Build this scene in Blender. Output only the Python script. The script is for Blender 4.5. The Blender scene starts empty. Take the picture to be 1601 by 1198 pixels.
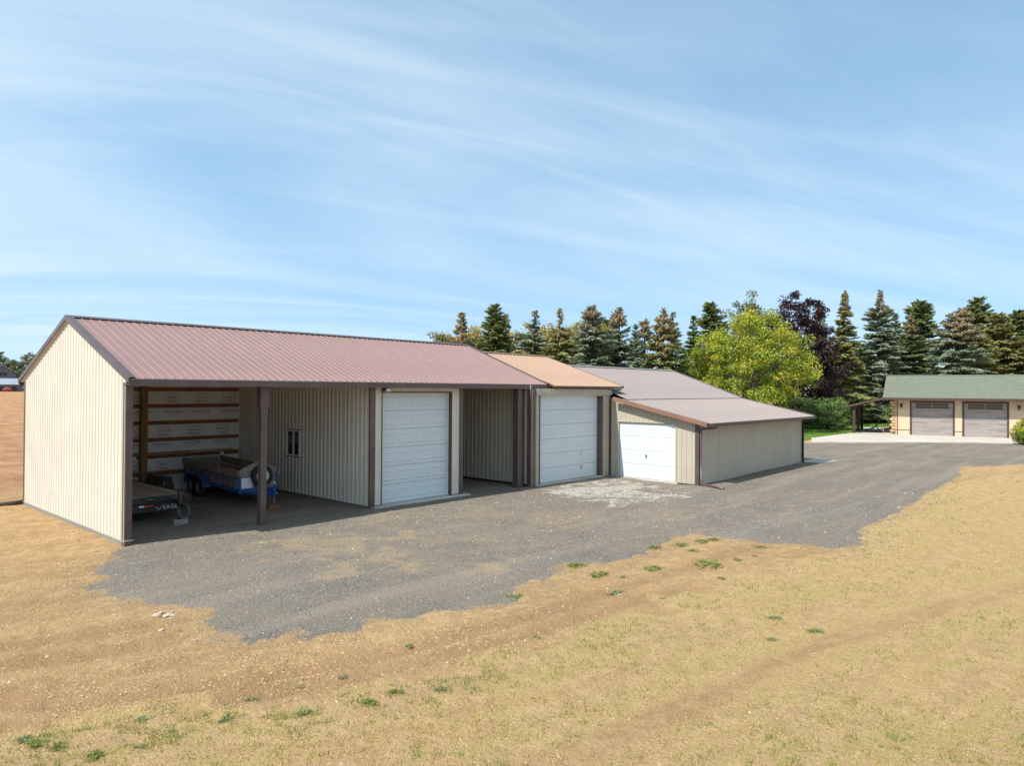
import bpy, math, random
import numpy as np
from mathutils import Matrix, Vector

# ------------------------------------------------------------------ camera, world, sun, exposure
scene = bpy.context.scene
COL = scene.collection
cam_data = bpy.data.cameras.new('camera')
cam = bpy.data.objects.new('camera', cam_data)
COL.objects.link(cam)
def _cam_axes():
    cx, cy = 800.5, 599.0
    vx, vy = (1776.0, 615.0), (-424.0, 600.0)          # vanishing points of the two building directions
    f = math.sqrt(-((vx[0]-cx)*(vy[0]-cx)+(vx[1]-cy)*(vy[1]-cy)))
    X = Vector((vx[0]-cx, -(vx[1]-cy), -f)).normalized()
    Y = Vector((vy[0]-cx, -(vy[1]-cy), -f)).normalized()
    Z = X.cross(Y).normalized()
    return f, Matrix((X, Y, Z))
F_PX, ROT = _cam_axes()
CAM = Vector((0, 0, 3.85))
cam.matrix_world = Matrix.Translation(CAM) @ ROT.to_4x4()
cam_data.sensor_width = 36.0
cam_data.lens = 36.0*F_PX/1601.0
cam_data.clip_start = 0.1
cam_data.clip_end = 8000
scene.camera = cam

SUN_DIR = Vector((-0.80, 0.125, 1.0)).normalized()       # towards the sun
sun_el = math.asin(SUN_DIR.z)
sun_az = math.atan2(SUN_DIR.x, SUN_DIR.y)
sd = bpy.data.lights.new('sun', 'SUN')
sd.energy = 4.7
sd.angle = math.radians(0.53)
sd.color = (1.0, 0.965, 0.90)
sun = bpy.data.objects.new('sun', sd)
COL.objects.link(sun)
sun.rotation_euler = SUN_DIR.to_track_quat('Z', 'Y').to_euler()
sun.location = (-20, 10, 40)

world = bpy.data.worlds.new('World')
scene.world = world
world.use_nodes = True
wn, wl = world.node_tree.nodes, world.node_tree.links
wn.clear()
w_out = wn.new('ShaderNodeOutputWorld')
w_bg = wn.new('ShaderNodeBackground')
w_bg.inputs['Strength'].default_value = 0.15
w_sky = wn.new('ShaderNodeTexSky')
w_sky.sky_type = 'NISHITA'
w_sky.sun_disc = False
w_sky.sun_elevation = sun_el
w_sky.sun_rotation = sun_az
w_sky.air_density = 1.0
w_sky.dust_density = 0.3
w_sky.altitude = 700
w_sky.ozone_density = 1.2
def wnode(t, **kw):
    n = wn.new(t)
    for k, v in kw.items():
        setattr(n, k, v)
    return n
def wmath(op, a, b=None, clamp=False):
    n = wnode('ShaderNodeMath', operation=op, use_clamp=clamp)
    for i, v in enumerate((a, b)):
        if v is None: continue
        if isinstance(v, (int, float)): n.inputs[i].default_value = v
        else: wl.new(v, n.inputs[i])
    return n.outputs[0]
# thin cirrus: streaky noise on a flat layer high above, the same over the whole sky
w_tc = wnode('ShaderNodeTexCoord')
w_sep = wnode('ShaderNodeSeparateXYZ')
wl.new(w_tc.outputs['Generated'], w_sep.inputs[0])
zc = wmath('ADD', wmath('MAXIMUM', w_sep.outputs[2], 0.0), 0.16)
w_cmb = wnode('ShaderNodeCombineXYZ')
wl.new(wmath('DIVIDE', w_sep.outputs[0], zc), w_cmb.inputs[0])
wl.new(wmath('DIVIDE', w_sep.outputs[1], zc), w_cmb.inputs[1])
# the sky's colour is read a little above the true direction: the air near the ground was clear, without a white rim
w_lift = wnode('ShaderNodeCombineXYZ')
wl.new(w_sep.outputs[0], w_lift.inputs[0]); wl.new(w_sep.outputs[1], w_lift.inputs[1])
wl.new(wmath('ADD', wmath('MULTIPLY', wmath('MAXIMUM', w_sep.outputs[2], 0.0), 0.80), 0.26), w_lift.inputs[2])
w_nrm = wnode('ShaderNodeVectorMath', operation='NORMALIZE')
wl.new(w_lift.outputs[0], w_nrm.inputs[0])
wl.new(w_nrm.outputs[0], w_sky.inputs['Vector'])
def streak(rot, sx, sy, scale, detail, dist, lo, hi, seed):
    r = wnode('ShaderNodeVectorRotate', rotation_type='Z_AXIS')
    r.inputs['Angle'].default_value = math.radians(rot)
    wl.new(w_cmb.outputs[0], r.inputs['Vector'])
    m = wnode('ShaderNodeMapping')
    m.inputs['Scale'].default_value = (sx, sy, 1)
    m.inputs['Location'].default_value = (seed, seed*0.7, seed*0.31)
    wl.new(r.outputs[0], m.inputs['Vector'])
    n = wnode('ShaderNodeTexNoise')
    n.inputs['Scale'].default_value = scale
    n.inputs['Detail'].default_value = detail
    n.inputs['Roughness'].default_value = 0.55
    n.inputs['Distortion'].default_value = dist
    wl.new(m.outputs[0], n.inputs['Vector'])
    k = wnode('ShaderNodeMapRange', interpolation_type='SMOOTHSTEP')
    k.inputs['From Min'].default_value = lo
    k.inputs['From Max'].default_value = hi
    wl.new(n.outputs[0], k.inputs['Value'])
    return k.outputs[0]
c1 = streak(-158, 0.22, 0.62, 1.0, 6, 0.9, 0.32, 0.70, 3.1)
c2 = streak(-150, 0.16, 0.9, 2.2, 8, 1.3, 0.42, 0.76, 11.7)
c3 = streak(-166, 0.12, 0.9, 5.5, 9, 1.2, 0.46, 0.80, 5.4)
cl = wmath('ADD', wmath('MULTIPLY', c1, 0.46), wmath('ADD', wmath('MULTIPLY', c2, 0.19), wmath('MULTIPLY', c3, 0.08)))
hz = wnode('ShaderNodeMapRange', interpolation_type='SMOOTHSTEP')
hz.inputs['From Min'].default_value = 0.0
hz.inputs['From Max'].default_value = 0.30
hz.inputs['To Min'].default_value = 0.30
hz.inputs['To Max'].default_value = 0.20
wl.new(w_sep.outputs[2], hz.inputs['Value'])
cl = wmath('ADD', cl, hz.outputs[0], clamp=True)
w_mix = wnode('ShaderNodeMix', data_type='RGBA')
wl.new(cl, w_mix.inputs[0])
w_hsv = wnode('ShaderNodeHueSaturation')
w_hsv.inputs['Hue'].default_value = 0.482
w_hsv.inputs['Saturation'].default_value = 1.14
w_hsv.inputs['Value'].default_value = 1.28
wl.new(w_sky.outputs[0], w_hsv.inputs['Color'])
wl.new(w_hsv.outputs[0], w_mix.inputs[6])
w_mix.inputs[7].default_value = (4.15, 4.95, 5.4, 1)
wl.new(w_mix.outputs[2], w_bg.inputs['Color'])
wl.new(w_bg.outputs[0], w_out.inputs['Surface'])

vs = scene.view_settings
vs.view_transform = 'Standard'
vs.look = 'None'
vs.exposure = 0.40
vs.gamma = 1.0
vs.use_curve_mapping = False
scene.render.engine = 'CYCLES'

rng = np.random.default_rng(7)
random.seed(7)
PI = math.pi

# ------------------------------------------------------------------ helpers
def tag(o, label=None, cat=None, group=None, kind=None):
    if label: o['label'] = label
    if cat: o['category'] = cat
    if group: o['group'] = group
    if kind: o['kind'] = kind
    return o
def thing(name, label, cat, loc=(0, 0, 0), rz=0.0, group=None):
    o = bpy.data.objects.new(name, None)
    o.empty_display_size = 0.3
    COL.objects.link(o)
    o.location = loc
    o.rotation_euler = (0, 0, rz)
    o['W'] = 0
    del o['W']
    return tag(o, label, cat, group)
def link(name, me, parent=None, world=True, loc=None, rot=None):
    """world=True: the vertices are in world space although the parent stands elsewhere"""
    o = bpy.data.objects.new(name, me)
    COL.objects.link(o)
    if loc is not None: o.location = loc
    if rot is not None: o.rotation_euler = rot
    if parent is not None:
        o.parent = parent
        if world:
            root = parent
            m = Matrix.Translation(root.location) @ root.rotation_euler.to_matrix().to_4x4() if root.type == 'EMPTY' else None
            if m is not None:
                o.matrix_parent_inverse = m.inverted()
    return o

class MB:
    def __init__(s):
        s.v = []; s.f = []; s.m = []; s.mi = 0
    def add(s, vs_, fs):
        b = len(s.v)
        s.v.extend([tuple(p) for p in vs_])
        for f in fs:
            s.f.append(tuple(b+i for i in f)); s.m.append(s.mi)
    def box(s, x0, x1, y0, y1, z0, z1, M=None):
        vs_ = [(x0,y0,z0),(x1,y0,z0),(x1,y1,z0),(x0,y1,z0),(x0,y0,z1),(x1,y0,z1),(x1,y1,z1),(x0,y1,z1)]
        if M is not None: vs_ = [tuple(M @ Vector(p)) for p in vs_]
        s.add(vs_, [(0,3,2,1),(4,5,6,7),(0,1,5,4),(1,2,6,5),(2,3,7,6),(3,0,4,7)])
        return s
    def bbox(s, x0, x1, y0, y1, z0, z1, b=0.01, M=None):
        """box with all edges chamfered"""
        b = min(b, (x1-x0)*.45, (y1-y0)*.45, (z1-z0)*.45)
        vs_ = []; idx = {}
        for ix, x in ((0, x0), (1, x1)):
            for iy, y in ((0, y0), (1, y1)):
                for iz, z in ((0, z0), (1, z1)):
                    dx = b if ix == 0 else -b; dy = b if iy == 0 else -b; dz = b if iz == 0 else -b
                    for ax in range(3):
                        p = [x+dx, y+dy, z+dz]
                        p[ax] = (x, y, z)[ax]
                        idx[(ix, iy, iz, ax)] = len(vs_); vs_.append(tuple(p))
        fs = []
        for ax in range(3):
            o1, o2 = [a for a in range(3) if a != ax]
            for sgn in (0, 1):
                q = []
                for a1, a2 in ((0,0),(1,0),(1,1),(0,1)):
                    k = [0,0,0]; k[ax] = sgn; k[o1] = a1; k[o2] = a2
                    q.append(idx[(k[0],k[1],k[2],ax)])
                fs.append(tuple(q))
            for a1 in (0, 1):
                for a2 in (0, 1):
                    q = []
                    for e in (0, 1):
                        k = [0,0,0]; k[ax] = e; k[o1] = a1; k[o2] = a2
                        q.append(tuple(k))
                    fs.append((idx[q[0]+(o1,)], idx[q[1]+(o1,)], idx[q[1]+(o2,)], idx[q[0]+(o2,)]))
        for ix in (0,1):
            for iy in (0,1):
                for iz in (0,1):
                    fs.append(tuple(idx[(ix,iy,iz,a)] for a in range(3)))
        if M is not None: vs_ = [tuple(M @ Vector(p)) for p in vs_]
        s.add(vs_, fs)
        return s
    def bar(s, p0, p1, w, h, up=(0,0,1)):
        p0, p1 = Vector(p0), Vector(p1)
        d = (p1-p0); L = d.length; d.normalize()
        side = d.cross(Vector(up))
        if side.length < 1e-4: side = d.cross(Vector((1,0,0)))
        side.normalize(); u = side.cross(d)
        M = Matrix((d, side, u)).transposed().to_4x4(); M.translation = p0
        return s.box(0, L, -w/2, w/2, -h/2, h/2, M)
    def prism(s, poly, axis_vec):
        """polygon (list of 3-D points) pushed along axis_vec"""
        n = len(poly); a = Vector(axis_vec)
        vs_ = [tuple(p) for p in poly]+[tuple(Vector(p)+a) for p in poly]
        s.add(vs_, [tuple(range(n-1, -1, -1)), tuple(range(n, 2*n))]+[(i, (i+1) % n, n+(i+1) % n, n+i) for i in range(n)])
        return s
    def tube(s, pts, r, n=8, caps=True):
        pts = [Vector(p) for p in pts]
        rs = r if isinstance(r, (list, tuple)) else [r]*len(pts)
        rings = []
        b = len(s.v); ref = None
        for i, p in enumerate(pts):
            d = (pts[min(i+1, len(pts)-1)]-pts[max(i-1, 0)]).normalized()
            if ref is None:
                ref = d.cross(Vector((0,0,1)))
                if ref.length < 1e-3: ref = d.cross(Vector((1,0,0)))
            ref = (ref-d*ref.dot(d)).normalized()
            u = d.cross(ref)
            for k in range(n):
                a = 2*PI*k/n
                s.v.append(tuple(p+(ref*math.cos(a)+u*math.sin(a))*rs[i]))
        for i in range(len(pts)-1):
            for k in range(n):
                s.f.append((b+i*n+k, b+i*n+(k+1) % n, b+(i+1)*n+(k+1) % n, b+(i+1)*n+k)); s.m.append(s.mi)
        if caps:
            s.f.append(tuple(b+k for k in range(n-1, -1, -1))); s.m.append(s.mi)
            s.f.append(tuple(b+(len(pts)-1)*n+k for k in range(n))); s.m.append(s.mi)
        return s
    def lathe(s, prof, c, axis, n=24):
        """prof: (radius, offset along axis)"""
        c = Vector(c); a = Vector(axis).normalized()
        r0 = a.cross(Vector((0,0,1)))
        if r0.length < 1e-3: r0 = Vector((1,0,0))
        r0.normalize(); r1 = a.cross(r0)
        b = len(s.v); m = len(prof)
        for k in range(n):
            t = 2*PI*k/n; d = r0*math.cos(t)+r1*math.sin(t)
            for (r, o) in prof: s.v.append(tuple(c+d*r+a*o))
        for k in range(n):
            k2 = (k+1) % n
            for j in range(m-1):
                s.f.append((b+k*m+j, b+k2*m+j, b+k2*m+j+1, b+k*m+j+1)); s.m.append(s.mi)
        return s
    def mesh(s, name, mats, smooth=False):
        me = bpy.data.meshes.new(name)
        me.from_pydata(s.v, [], s.f)
        if not isinstance(mats, (list, tuple)): mats = [mats]
        for m in mats: me.materials.append(m)
        if len(mats) > 1: me.polygons.foreach_set('material_index', s.m)
        if smooth: me.polygons.foreach_set('use_smooth', [True]*len(me.polygons))
        me.update()
        return me
    def build(s, name, mats, parent=None, smooth=False, world=True, loc=None, rot=None):
        return link(name, s.mesh(name, mats, smooth), parent, world, loc, rot)

def np_mesh(name, V, Fc, mat, colors=None, smooth=False, fcolors=None):
    """fast mesh: V (n,3), Fc (m,k) all the same k; colors per vertex (n,3)"""
    me = bpy.data.meshes.new(name)
    n, (m, k) = len(V), Fc.shape
    me.vertices.add(n); me.vertices.foreach_set('co', np.ascontiguousarray(V, dtype=np.float32).ravel())
    me.loops.add(m*k); me.loops.foreach_set('vertex_index', np.ascontiguousarray(Fc, dtype=np.int32).ravel())
    me.polygons.add(m)
    me.polygons.foreach_set('loop_start', np.arange(0, m*k, k, dtype=np.int32))
    me.polygons.foreach_set('loop_total', np.full(m, k, dtype=np.int32))
    if smooth: me.polygons.foreach_set('use_smooth', np.ones(m, dtype=bool))
    if colors is not None:
        ca = me.color_attributes.new('tint', 'FLOAT_COLOR', 'POINT')
        c4 = np.ones((n, 4), dtype=np.float32); c4[:, :3] = colors
        ca.data.foreach_set('color', c4.ravel())
    me.materials.append(mat)
    me.update(calc_edges=True)
    me.validate()
    return me

def _hash(ix, iy, seed):
    h = (ix.astype(np.int64)*374761393+iy.astype(np.int64)*668265263+seed*1442695041) & 0x7fffffff
    h = ((h ^ (h >> 13))*1274126177) & 0x7fffffff
    return ((h ^ (h >> 16)) & 0xffff)/65535.0
def vnoise(x, y, seed=0):
    x = np.asarray(x, float); y = np.asarray(y, float)
    ix = np.floor(x); iy = np.floor(y); fx = x-ix; fy = y-iy
    fx = fx*fx*(3-2*fx); fy = fy*fy*(3-2*fy)
    a = _hash(ix, iy, seed); b = _hash(ix+1, iy, seed); c = _hash(ix, iy+1, seed); d = _hash(ix+1, iy+1, seed)
    return (a*(1-fx)+b*fx)*(1-fy)+(c*(1-fx)+d*fx)*fy
def fbm(x, y, seed=0, oct=4):
    r = 0; a = 0.5; t = 0
    for o in range(oct):
        r = r+a*vnoise(x*2**o+17.3*o, y*2**o-9.1*o, seed+o); t += a; a *= 0.5
    return r/t
def sstep(a, b, x):
    t = np.clip((x-a)/(b-a), 0, 1); return t*t*(3-2*t)

# ------------------------------------------------------------------ materials
def nodes_of(name):
    m = bpy.data.materials.new(name); m.use_nodes = True
    nt = m.node_tree
    return m, nt, nt.nodes, nt.links, nt.nodes['Principled BSDF']
def N(nt, t, ins=None, **kw):
    n = nt.nodes.new(t)
    for k, v in kw.items(): setattr(n, k, v)
    if ins:
        for k, v in ins.items():
            if hasattr(v, 'is_output') or isinstance(v, bpy.types.NodeSocket): nt.links.new(v, n.inputs[k])
            else: n.inputs[k].default_value = v
    return n
def rgb(c): return (c[0], c[1], c[2], 1.0)
def mixc(nt, fac, a, b, mode='MIX'):
    n = N(nt, 'ShaderNodeMix', data_type='RGBA', blend_type=mode)
    for i, v in ((0, fac), (6, a), (7, b)):
        if isinstance(v, bpy.types.NodeSocket): nt.links.new(v, n.inputs[i])
        else: n.inputs[i].default_value = v if i == 0 else rgb(v)
    return n.outputs[2]
def noise(nt, vec, scale, detail=4, rough=0.55, dist=0.0):
    return N(nt, 'ShaderNodeTexNoise', {'Vector': vec, 'Scale': scale, 'Detail': detail, 'Roughness': rough, 'Distortion': dist}).outputs[0]
def ramp(nt, fac, lo, hi, a=0.0, b=1.0):
    return N(nt, 'ShaderNodeMapRange', {'Value': fac, 'From Min': lo, 'From Max': hi, 'To Min': a, 'To Max': b}, interpolation_type='SMOOTHSTEP').outputs[0]
def mat(name, col, rough=0.6, col2=None, scale=1.3, lo=0.35, hi=0.7, stretch=(1,1,1), bump=0.0, bscale=60, bstretch=None, spec=0.5, metal=0.0, fine=0.10, fscale=25, coat=0.0):
    """base colour varied by a broad noise (towards col2) and a fine one"""
    m, nt, ns, ls, b = nodes_of(name)
    tc = N(nt, 'ShaderNodeTexCoord').outputs['Object']
    mp = N(nt, 'ShaderNodeMapping', {'Vector': tc, 'Scale': stretch}).outputs[0]
    if col2 is None: col2 = tuple(c*0.84 for c in col)
    f = ramp(nt, noise(nt, mp, scale, 5), lo, hi)
    c = mixc(nt, f, col, col2)
    g = noise(nt, mp, fscale, 4, 0.65)
    g = ramp(nt, g, 0.25, 0.75, 1-fine, 1+fine)
    gc = N(nt, 'ShaderNodeCombineXYZ', {0: g, 1: g, 2: g}).outputs[0]
    c = mixc(nt, 1.0, c, gc, 'MULTIPLY') if False else N(nt, 'ShaderNodeVectorMath', {0: c, 1: gc}, operation='MULTIPLY').outputs[0]
    ls.new(c, b.inputs['Base Color'])
    b.inputs['Roughness'].default_value = rough
    b.inputs['Metallic'].default_value = metal
    b.inputs['Specular IOR Level'].default_value = spec
    b.inputs['Coat Weight'].default_value = coat
    if bump > 0:
        bv = N(nt, 'ShaderNodeMapping', {'Vector': tc, 'Scale': bstretch or stretch}).outputs[0]
        h = noise(nt, bv, bscale, 4, 0.6)
        bn = N(nt, 'ShaderNodeBump', {'Height': h, 'Strength': 1.0, 'Distance': bump})
        ls.new(bn.outputs[0], b.inputs['Normal'])
    return m
def metal_sheet(name, col, col2, rough=0.42, dirt=(0.25,0.2,0.14), dirt_amt=0.18, along=(6,6,0.35)):
    """painted ribbed steel: faint streaks along the sheet and slight waviness of the flats"""
    m, nt, ns, ls, b = nodes_of(name)
    tc = N(nt, 'ShaderNodeTexCoord').outputs['Object']
    st = N(nt, 'ShaderNodeMapping', {'Vector': tc, 'Scale': along}).outputs[0]
    c = mixc(nt, ramp(nt, noise(nt, tc, 0.9, 4), 0.3, 0.7), col, col2)
    c = mixc(nt, ramp(nt, noise(nt, st, 2.2, 6, 0.65), 0.48, 0.80, 0, dirt_amt), c, dirt)
    c = mixc(nt, ramp(nt, noise(nt, tc, 38, 4, 0.7), 0.56, 0.75, 0, dirt_amt*0.8), c, dirt)
    sx = N(nt, 'ShaderNodeSeparateXYZ', {0: tc})
    sm = N(nt, 'ShaderNodeMath', {0: sx.outputs[0], 1: sx.outputs[1]}, operation='ADD').outputs[0]
    fa = N(nt, 'ShaderNodeMath', {0: N(nt, 'ShaderNodeMath', {0: sm, 1: 0.2286}, operation='DIVIDE').outputs[0]}, operation='FRACT').outputs[0]
    fz_ = N(nt, 'ShaderNodeMath', {0: N(nt, 'ShaderNodeMath', {0: sx.outputs[2], 1: 0.61}, operation='DIVIDE').outputs[0]}, operation='FRACT').outputs[0]
    dot = N(nt, 'ShaderNodeMath', {0: N(nt, 'ShaderNodeMath', {0: fa, 1: 0.09}, operation='LESS_THAN').outputs[0], 1: N(nt, 'ShaderNodeMath', {0: fz_, 1: 0.036}, operation='LESS_THAN').outputs[0]}, operation='MULTIPLY').outputs[0]
    c = mixc(nt, N(nt, 'ShaderNodeMath', {0: dot, 1: 0.45}, operation='MULTIPLY').outputs[0], c, tuple(0.45*q for q in col))
    ls.new(c, b.inputs['Base Color'])
    ls.new(ramp(nt, noise(nt, tc, 3.0, 4), 0.3, 0.7, rough-0.06, rough+0.12), b.inputs['Roughness'])
    b.inputs['Specular IOR Level'].default_value = 0.45
    h = noise(nt, N(nt, 'ShaderNodeMapping', {'Vector': tc, 'Scale': tuple(0.5*a for a in along)}).outputs[0], 1.6, 3)
    bn = N(nt, 'ShaderNodeBump', {'Height': h, 'Strength': 0.6, 'Distance': 0.006})
    ls.new(bn.outputs[0], b.inputs['Normal'])
    return m
def foliage_mat(name, trans=0.25, rough=0.6):
    m, nt, ns, ls, b = nodes_of(name)
    at = N(nt, 'ShaderNodeAttribute', attribute_name='tint').outputs['Color']
    ls.new(at, b.inputs['Base Color'])
    b.inputs['Roughness'].default_value = rough
    b.inputs['Specular IOR Level'].default_value = 0.3
    tr = N(nt, 'ShaderNodeBsdfTranslucent', {'Color': at})
    mx = N(nt, 'ShaderNodeMixShader', {0: trans, 1: b.outputs[0], 2: tr.outputs[0]})
    ls.new(mx.outputs[0], ns['Material Output'].inputs['Surface'])
    return m
def wood_mat(name, c1, c2, along=(0.4, 8, 8), rough=0.75, scale=3.0):
    m, nt, ns, ls, b = nodes_of(name)
    tc = N(nt, 'ShaderNodeTexCoord').outputs['Object']
    mp = N(nt, 'ShaderNodeMapping', {'Vector': tc, 'Scale': along}).outputs[0]
    oi = N(nt, 'ShaderNodeObjectInfo').outputs['Random']
    f = ramp(nt, noise(nt, mp, scale, 6, 0.65, 0.6), 0.32, 0.70)
    c = mixc(nt, f, c1, c2)
    k = ramp(nt, oi, 0, 1, 0.82, 1.12)
    c = N(nt, 'ShaderNodeVectorMath', {0: c, 'Scale': k}, operation='SCALE').outputs[0]
    ls.new(c, b.inputs['Base Color'])
    b.inputs['Roughness'].default_value = rough
    b.inputs['Specular IOR Level'].default_value = 0.25
    bn = N(nt, 'ShaderNodeBump', {'Height': f, 'Strength': 0.5, 'Distance': 0.004})
    ls.new(bn.outputs[0], b.inputs['Normal'])
    return m
def glass_mat(name, col=(0.02, 0.025, 0.03), rough=0.05):
    m, nt, ns, ls, b = nodes_of(name)
    b.inputs['Base Color'].default_value = rgb(col)
    b.inputs['Roughness'].default_value = rough
    b.inputs['Specular IOR Level'].default_value = 0.8
    return m

M = {}
M['tan'] = metal_sheet('tan_siding', (0.635, 0.585, 0.485), (0.595, 0.545, 0.45))
M['tan_old'] = metal_sheet('older_tan_siding', (0.475, 0.42, 0.325), (0.43, 0.38, 0.295), dirt_amt=0.25)
M['roof_mauve'] = metal_sheet('mauve_roof', (0.285, 0.168, 0.144), (0.26, 0.153, 0.133), 0.40, (0.38,0.26,0.23), 0.22, (6,0.5,0.5))
M['roof_orange'] = metal_sheet('orange_roof', (0.40, 0.248, 0.155), (0.365, 0.228, 0.147), 0.5, (0.36,0.25,0.18), 0.3, (6,0.5,0.5))
M['roof_grey'] = metal_sheet('faded_roof', (0.265, 0.21, 0.19), (0.243, 0.193, 0.176), 0.42, (0.34,0.27,0.25), 0.3, (6,0.5,0.5))
M['trim'] = mat('brown_trim', (0.088, 0.058, 0.052), 0.36, (0.115,0.08,0.073), 2.0, fine=0.08, fscale=30)
M['trim_copper'] = mat('coppery_trim', (0.25, 0.135, 0.09), 0.45, (0.21,0.11,0.075), 1.5)
M['white_door'] = mat('white_door_paint', (0.61, 0.65, 0.665), 0.42, (0.57,0.605,0.615), 0.8, 0.4, 0.8, fine=0.02, bump=0.0006, bscale=180)
M['white'] = mat('white_paint', (0.75, 0.75, 0.74), 0.5, fine=0.03)
M['concrete'] = mat('concrete', (0.50, 0.46, 0.40), 0.85, (0.40,0.37,0.32), 0.7, bump=0.003, bscale=80, fine=0.12, fscale=18)
M['apron'] = mat('pale_concrete', (0.52, 0.465, 0.385), 0.85, (0.44,0.395,0.33), 0.35, bump=0.003, bscale=60, fine=0.10, fscale=6)
M['block'] = mat('grey_block', (0.30, 0.28, 0.25), 0.9, (0.22,0.21,0.19), 6, bump=0.006, bscale=70, fine=0.2, fscale=50)
M['core'] = mat('shed_wall_core', (0.16, 0.14, 0.115), 0.8)
M['girt'] = wood_mat('brown_treated_wood', (0.29, 0.125, 0.060), (0.19, 0.080, 0.038), (0.6, 8, 8))
M['column'] = wood_mat('post_wood', (0.30, 0.165, 0.075), (0.19, 0.095, 0.045), (8, 8, 0.5))
M['lumber'] = wood_mat('fresh_lumber', (0.55, 0.37, 0.17), (0.42, 0.26, 0.11), (0.5, 8, 8))
M['wrap'] = mat('white_wrap', (0.74, 0.73, 0.70), 0.6, (0.68,0.67,0.64), 1.0, bump=0.010, bscale=4, fine=0.03)
M['print'] = mat('red_print', (0.52, 0.27, 0.265), 0.7, (0.56,0.34,0.33), 8, fine=0.15, fscale=40)
M['print_grey'] = mat('grey_print', (0.36, 0.31, 0.31), 0.7, (0.45,0.40,0.40), 8, fine=0.15, fscale=40)
M['deck'] = wood_mat('weathered_deck', (0.52, 0.42, 0.345), (0.38, 0.30, 0.245), (8, 0.5, 8))
M['black'] = mat('black_paint', (0.018, 0.018, 0.019), 0.4, (0.03,0.028,0.027), 3)
M['rubber'] = mat('tyre_rubber', (0.018, 0.018, 0.018), 0.8, (0.035,0.032,0.03), 6)
M['blue'] = mat('blue_paint', (0.014, 0.085, 0.29), 0.45, (0.06,0.095,0.20), 4, 0.45, 0.75, fine=0.2)
M['ply'] = wood_mat('weathered_plywood', (0.38, 0.285, 0.215), (0.25, 0.185, 0.14), (2, 0.7, 5), scale=2.0)
M['ply_grey'] = wood_mat('grey_plywood', (0.33, 0.30, 0.25), (0.25, 0.22, 0.18), (5, 5, 0.8), scale=2.0)
M['red'] = mat('red_reflector', (0.55, 0.03, 0.02), 0.35)
M['chain'] = mat('galvanised_steel', (0.30, 0.30, 0.30), 0.5, metal=0.8, scale=20)
M['glass'] = glass_mat('dark_glass')
M['lamp'] = mat('lamp_lens', (0.8, 0.8, 0.78), 0.25, fine=0.02)
M['bark'] = wood_mat('bark', (0.13, 0.085, 0.055), (0.07, 0.045, 0.03), (8, 8, 1.2), 0.9)
M['bark_grey'] = wood_mat('pale_bark', (0.22, 0.18, 0.14), (0.12, 0.095, 0.075), (8, 8, 1.2), 0.9)
M['needles'] = foliage_mat('needles', 0.33, 0.6)
M['leaves'] = foliage_mat('leaves', 0.32, 0.5)
M['blades'] = foliage_mat('grass_blades', 0.2, 0.7)
M['stones'] = foliage_mat('loose_stones', 0.0, 0.85)
M['shingle'] = None
M['house'] = mat('tan_lap_siding', (0.64, 0.485, 0.32), 0.6, (0.58,0.435,0.28), 0.8, fine=0.06, fscale=12)
M['log'] = wood_mat('pale_log', (0.60, 0.43, 0.25), (0.45, 0.30, 0.16), (3, 3, 3))
M['brown_wood'] = wood_mat('dark_brown_wood', (0.095, 0.06, 0.05), (0.06, 0.038, 0.032), (6, 6, 1))
M['chair'] = mat('beige_chair_frame', (0.60, 0.52, 0.42), 0.4)
M['cushion'] = mat('dark_cushion', (0.07, 0.04, 0.032), 0.85)
M['barn'] = wood_mat('grey_barn_boards', (0.20, 0.185, 0.185), (0.12, 0.11, 0.11), (8, 8, 0.8))
M['tin'] = mat('galvanised_roof', (0.42, 0.46, 0.50), 0.35, (0.33,0.36,0.40), 0.15, metal=0.3, stretch=(1,1,1))
M['tin_dark'] = mat('dark_tin', (0.13, 0.14, 0.16), 0.5, (0.10,0.10,0.11), 0.2)
M['red_metal'] = mat('faded_red_machine', (0.5, 0.07, 0.04), 0.5)
M['pale_stone'] = mat('pale_tan_stone', (0.52, 0.42, 0.30), 0.9, (0.44,0.35,0.25), 9, bump=0.01, bscale=40, fine=0.2)
M['pipe'] = mat('brown_drain_pipe', (0.11, 0.07, 0.055), 0.6)

def shingle_material():
    m, nt, ns, ls, b = nodes_of('green_shingles')
    tc = N(nt, 'ShaderNodeTexCoord').outputs['Object']
    br = N(nt, 'ShaderNodeTexBrick', {'Vector': N(nt, 'ShaderNodeMapping', {'Vector': tc}).outputs[0], 'Color1': rgb((0.135,0.152,0.105)), 'Color2': rgb((0.18,0.195,0.142)), 'Mortar': rgb((0.12,0.132,0.098)), 'Scale': 1.0, 'Mortar Size': 0.012, 'Brick Width': 0.32, 'Row Height': 0.15}, offset=0.37)
    c = mixc(nt, ramp(nt, noise(nt, tc, 0.6, 5), 0.3, 0.7), br.outputs['Color'], (0.158,0.172,0.124))
    c = mixc(nt, 0.5, br.outputs['Color'], c)
    ls.new(c, b.inputs['Base Color'])
    b.inputs['Roughness'].default_value = 0.9
    b.inputs['Specular IOR Level'].default_value = 0.2
    bn = N(nt, 'ShaderNodeBump', {'Height': noise(nt, tc, 14, 4), 'Strength': 0.7, 'Distance': 0.03})
    ls.new(bn.outputs[0], b.inputs['Normal'])
    return m
M['shingle'] = shingle_material()
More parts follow.
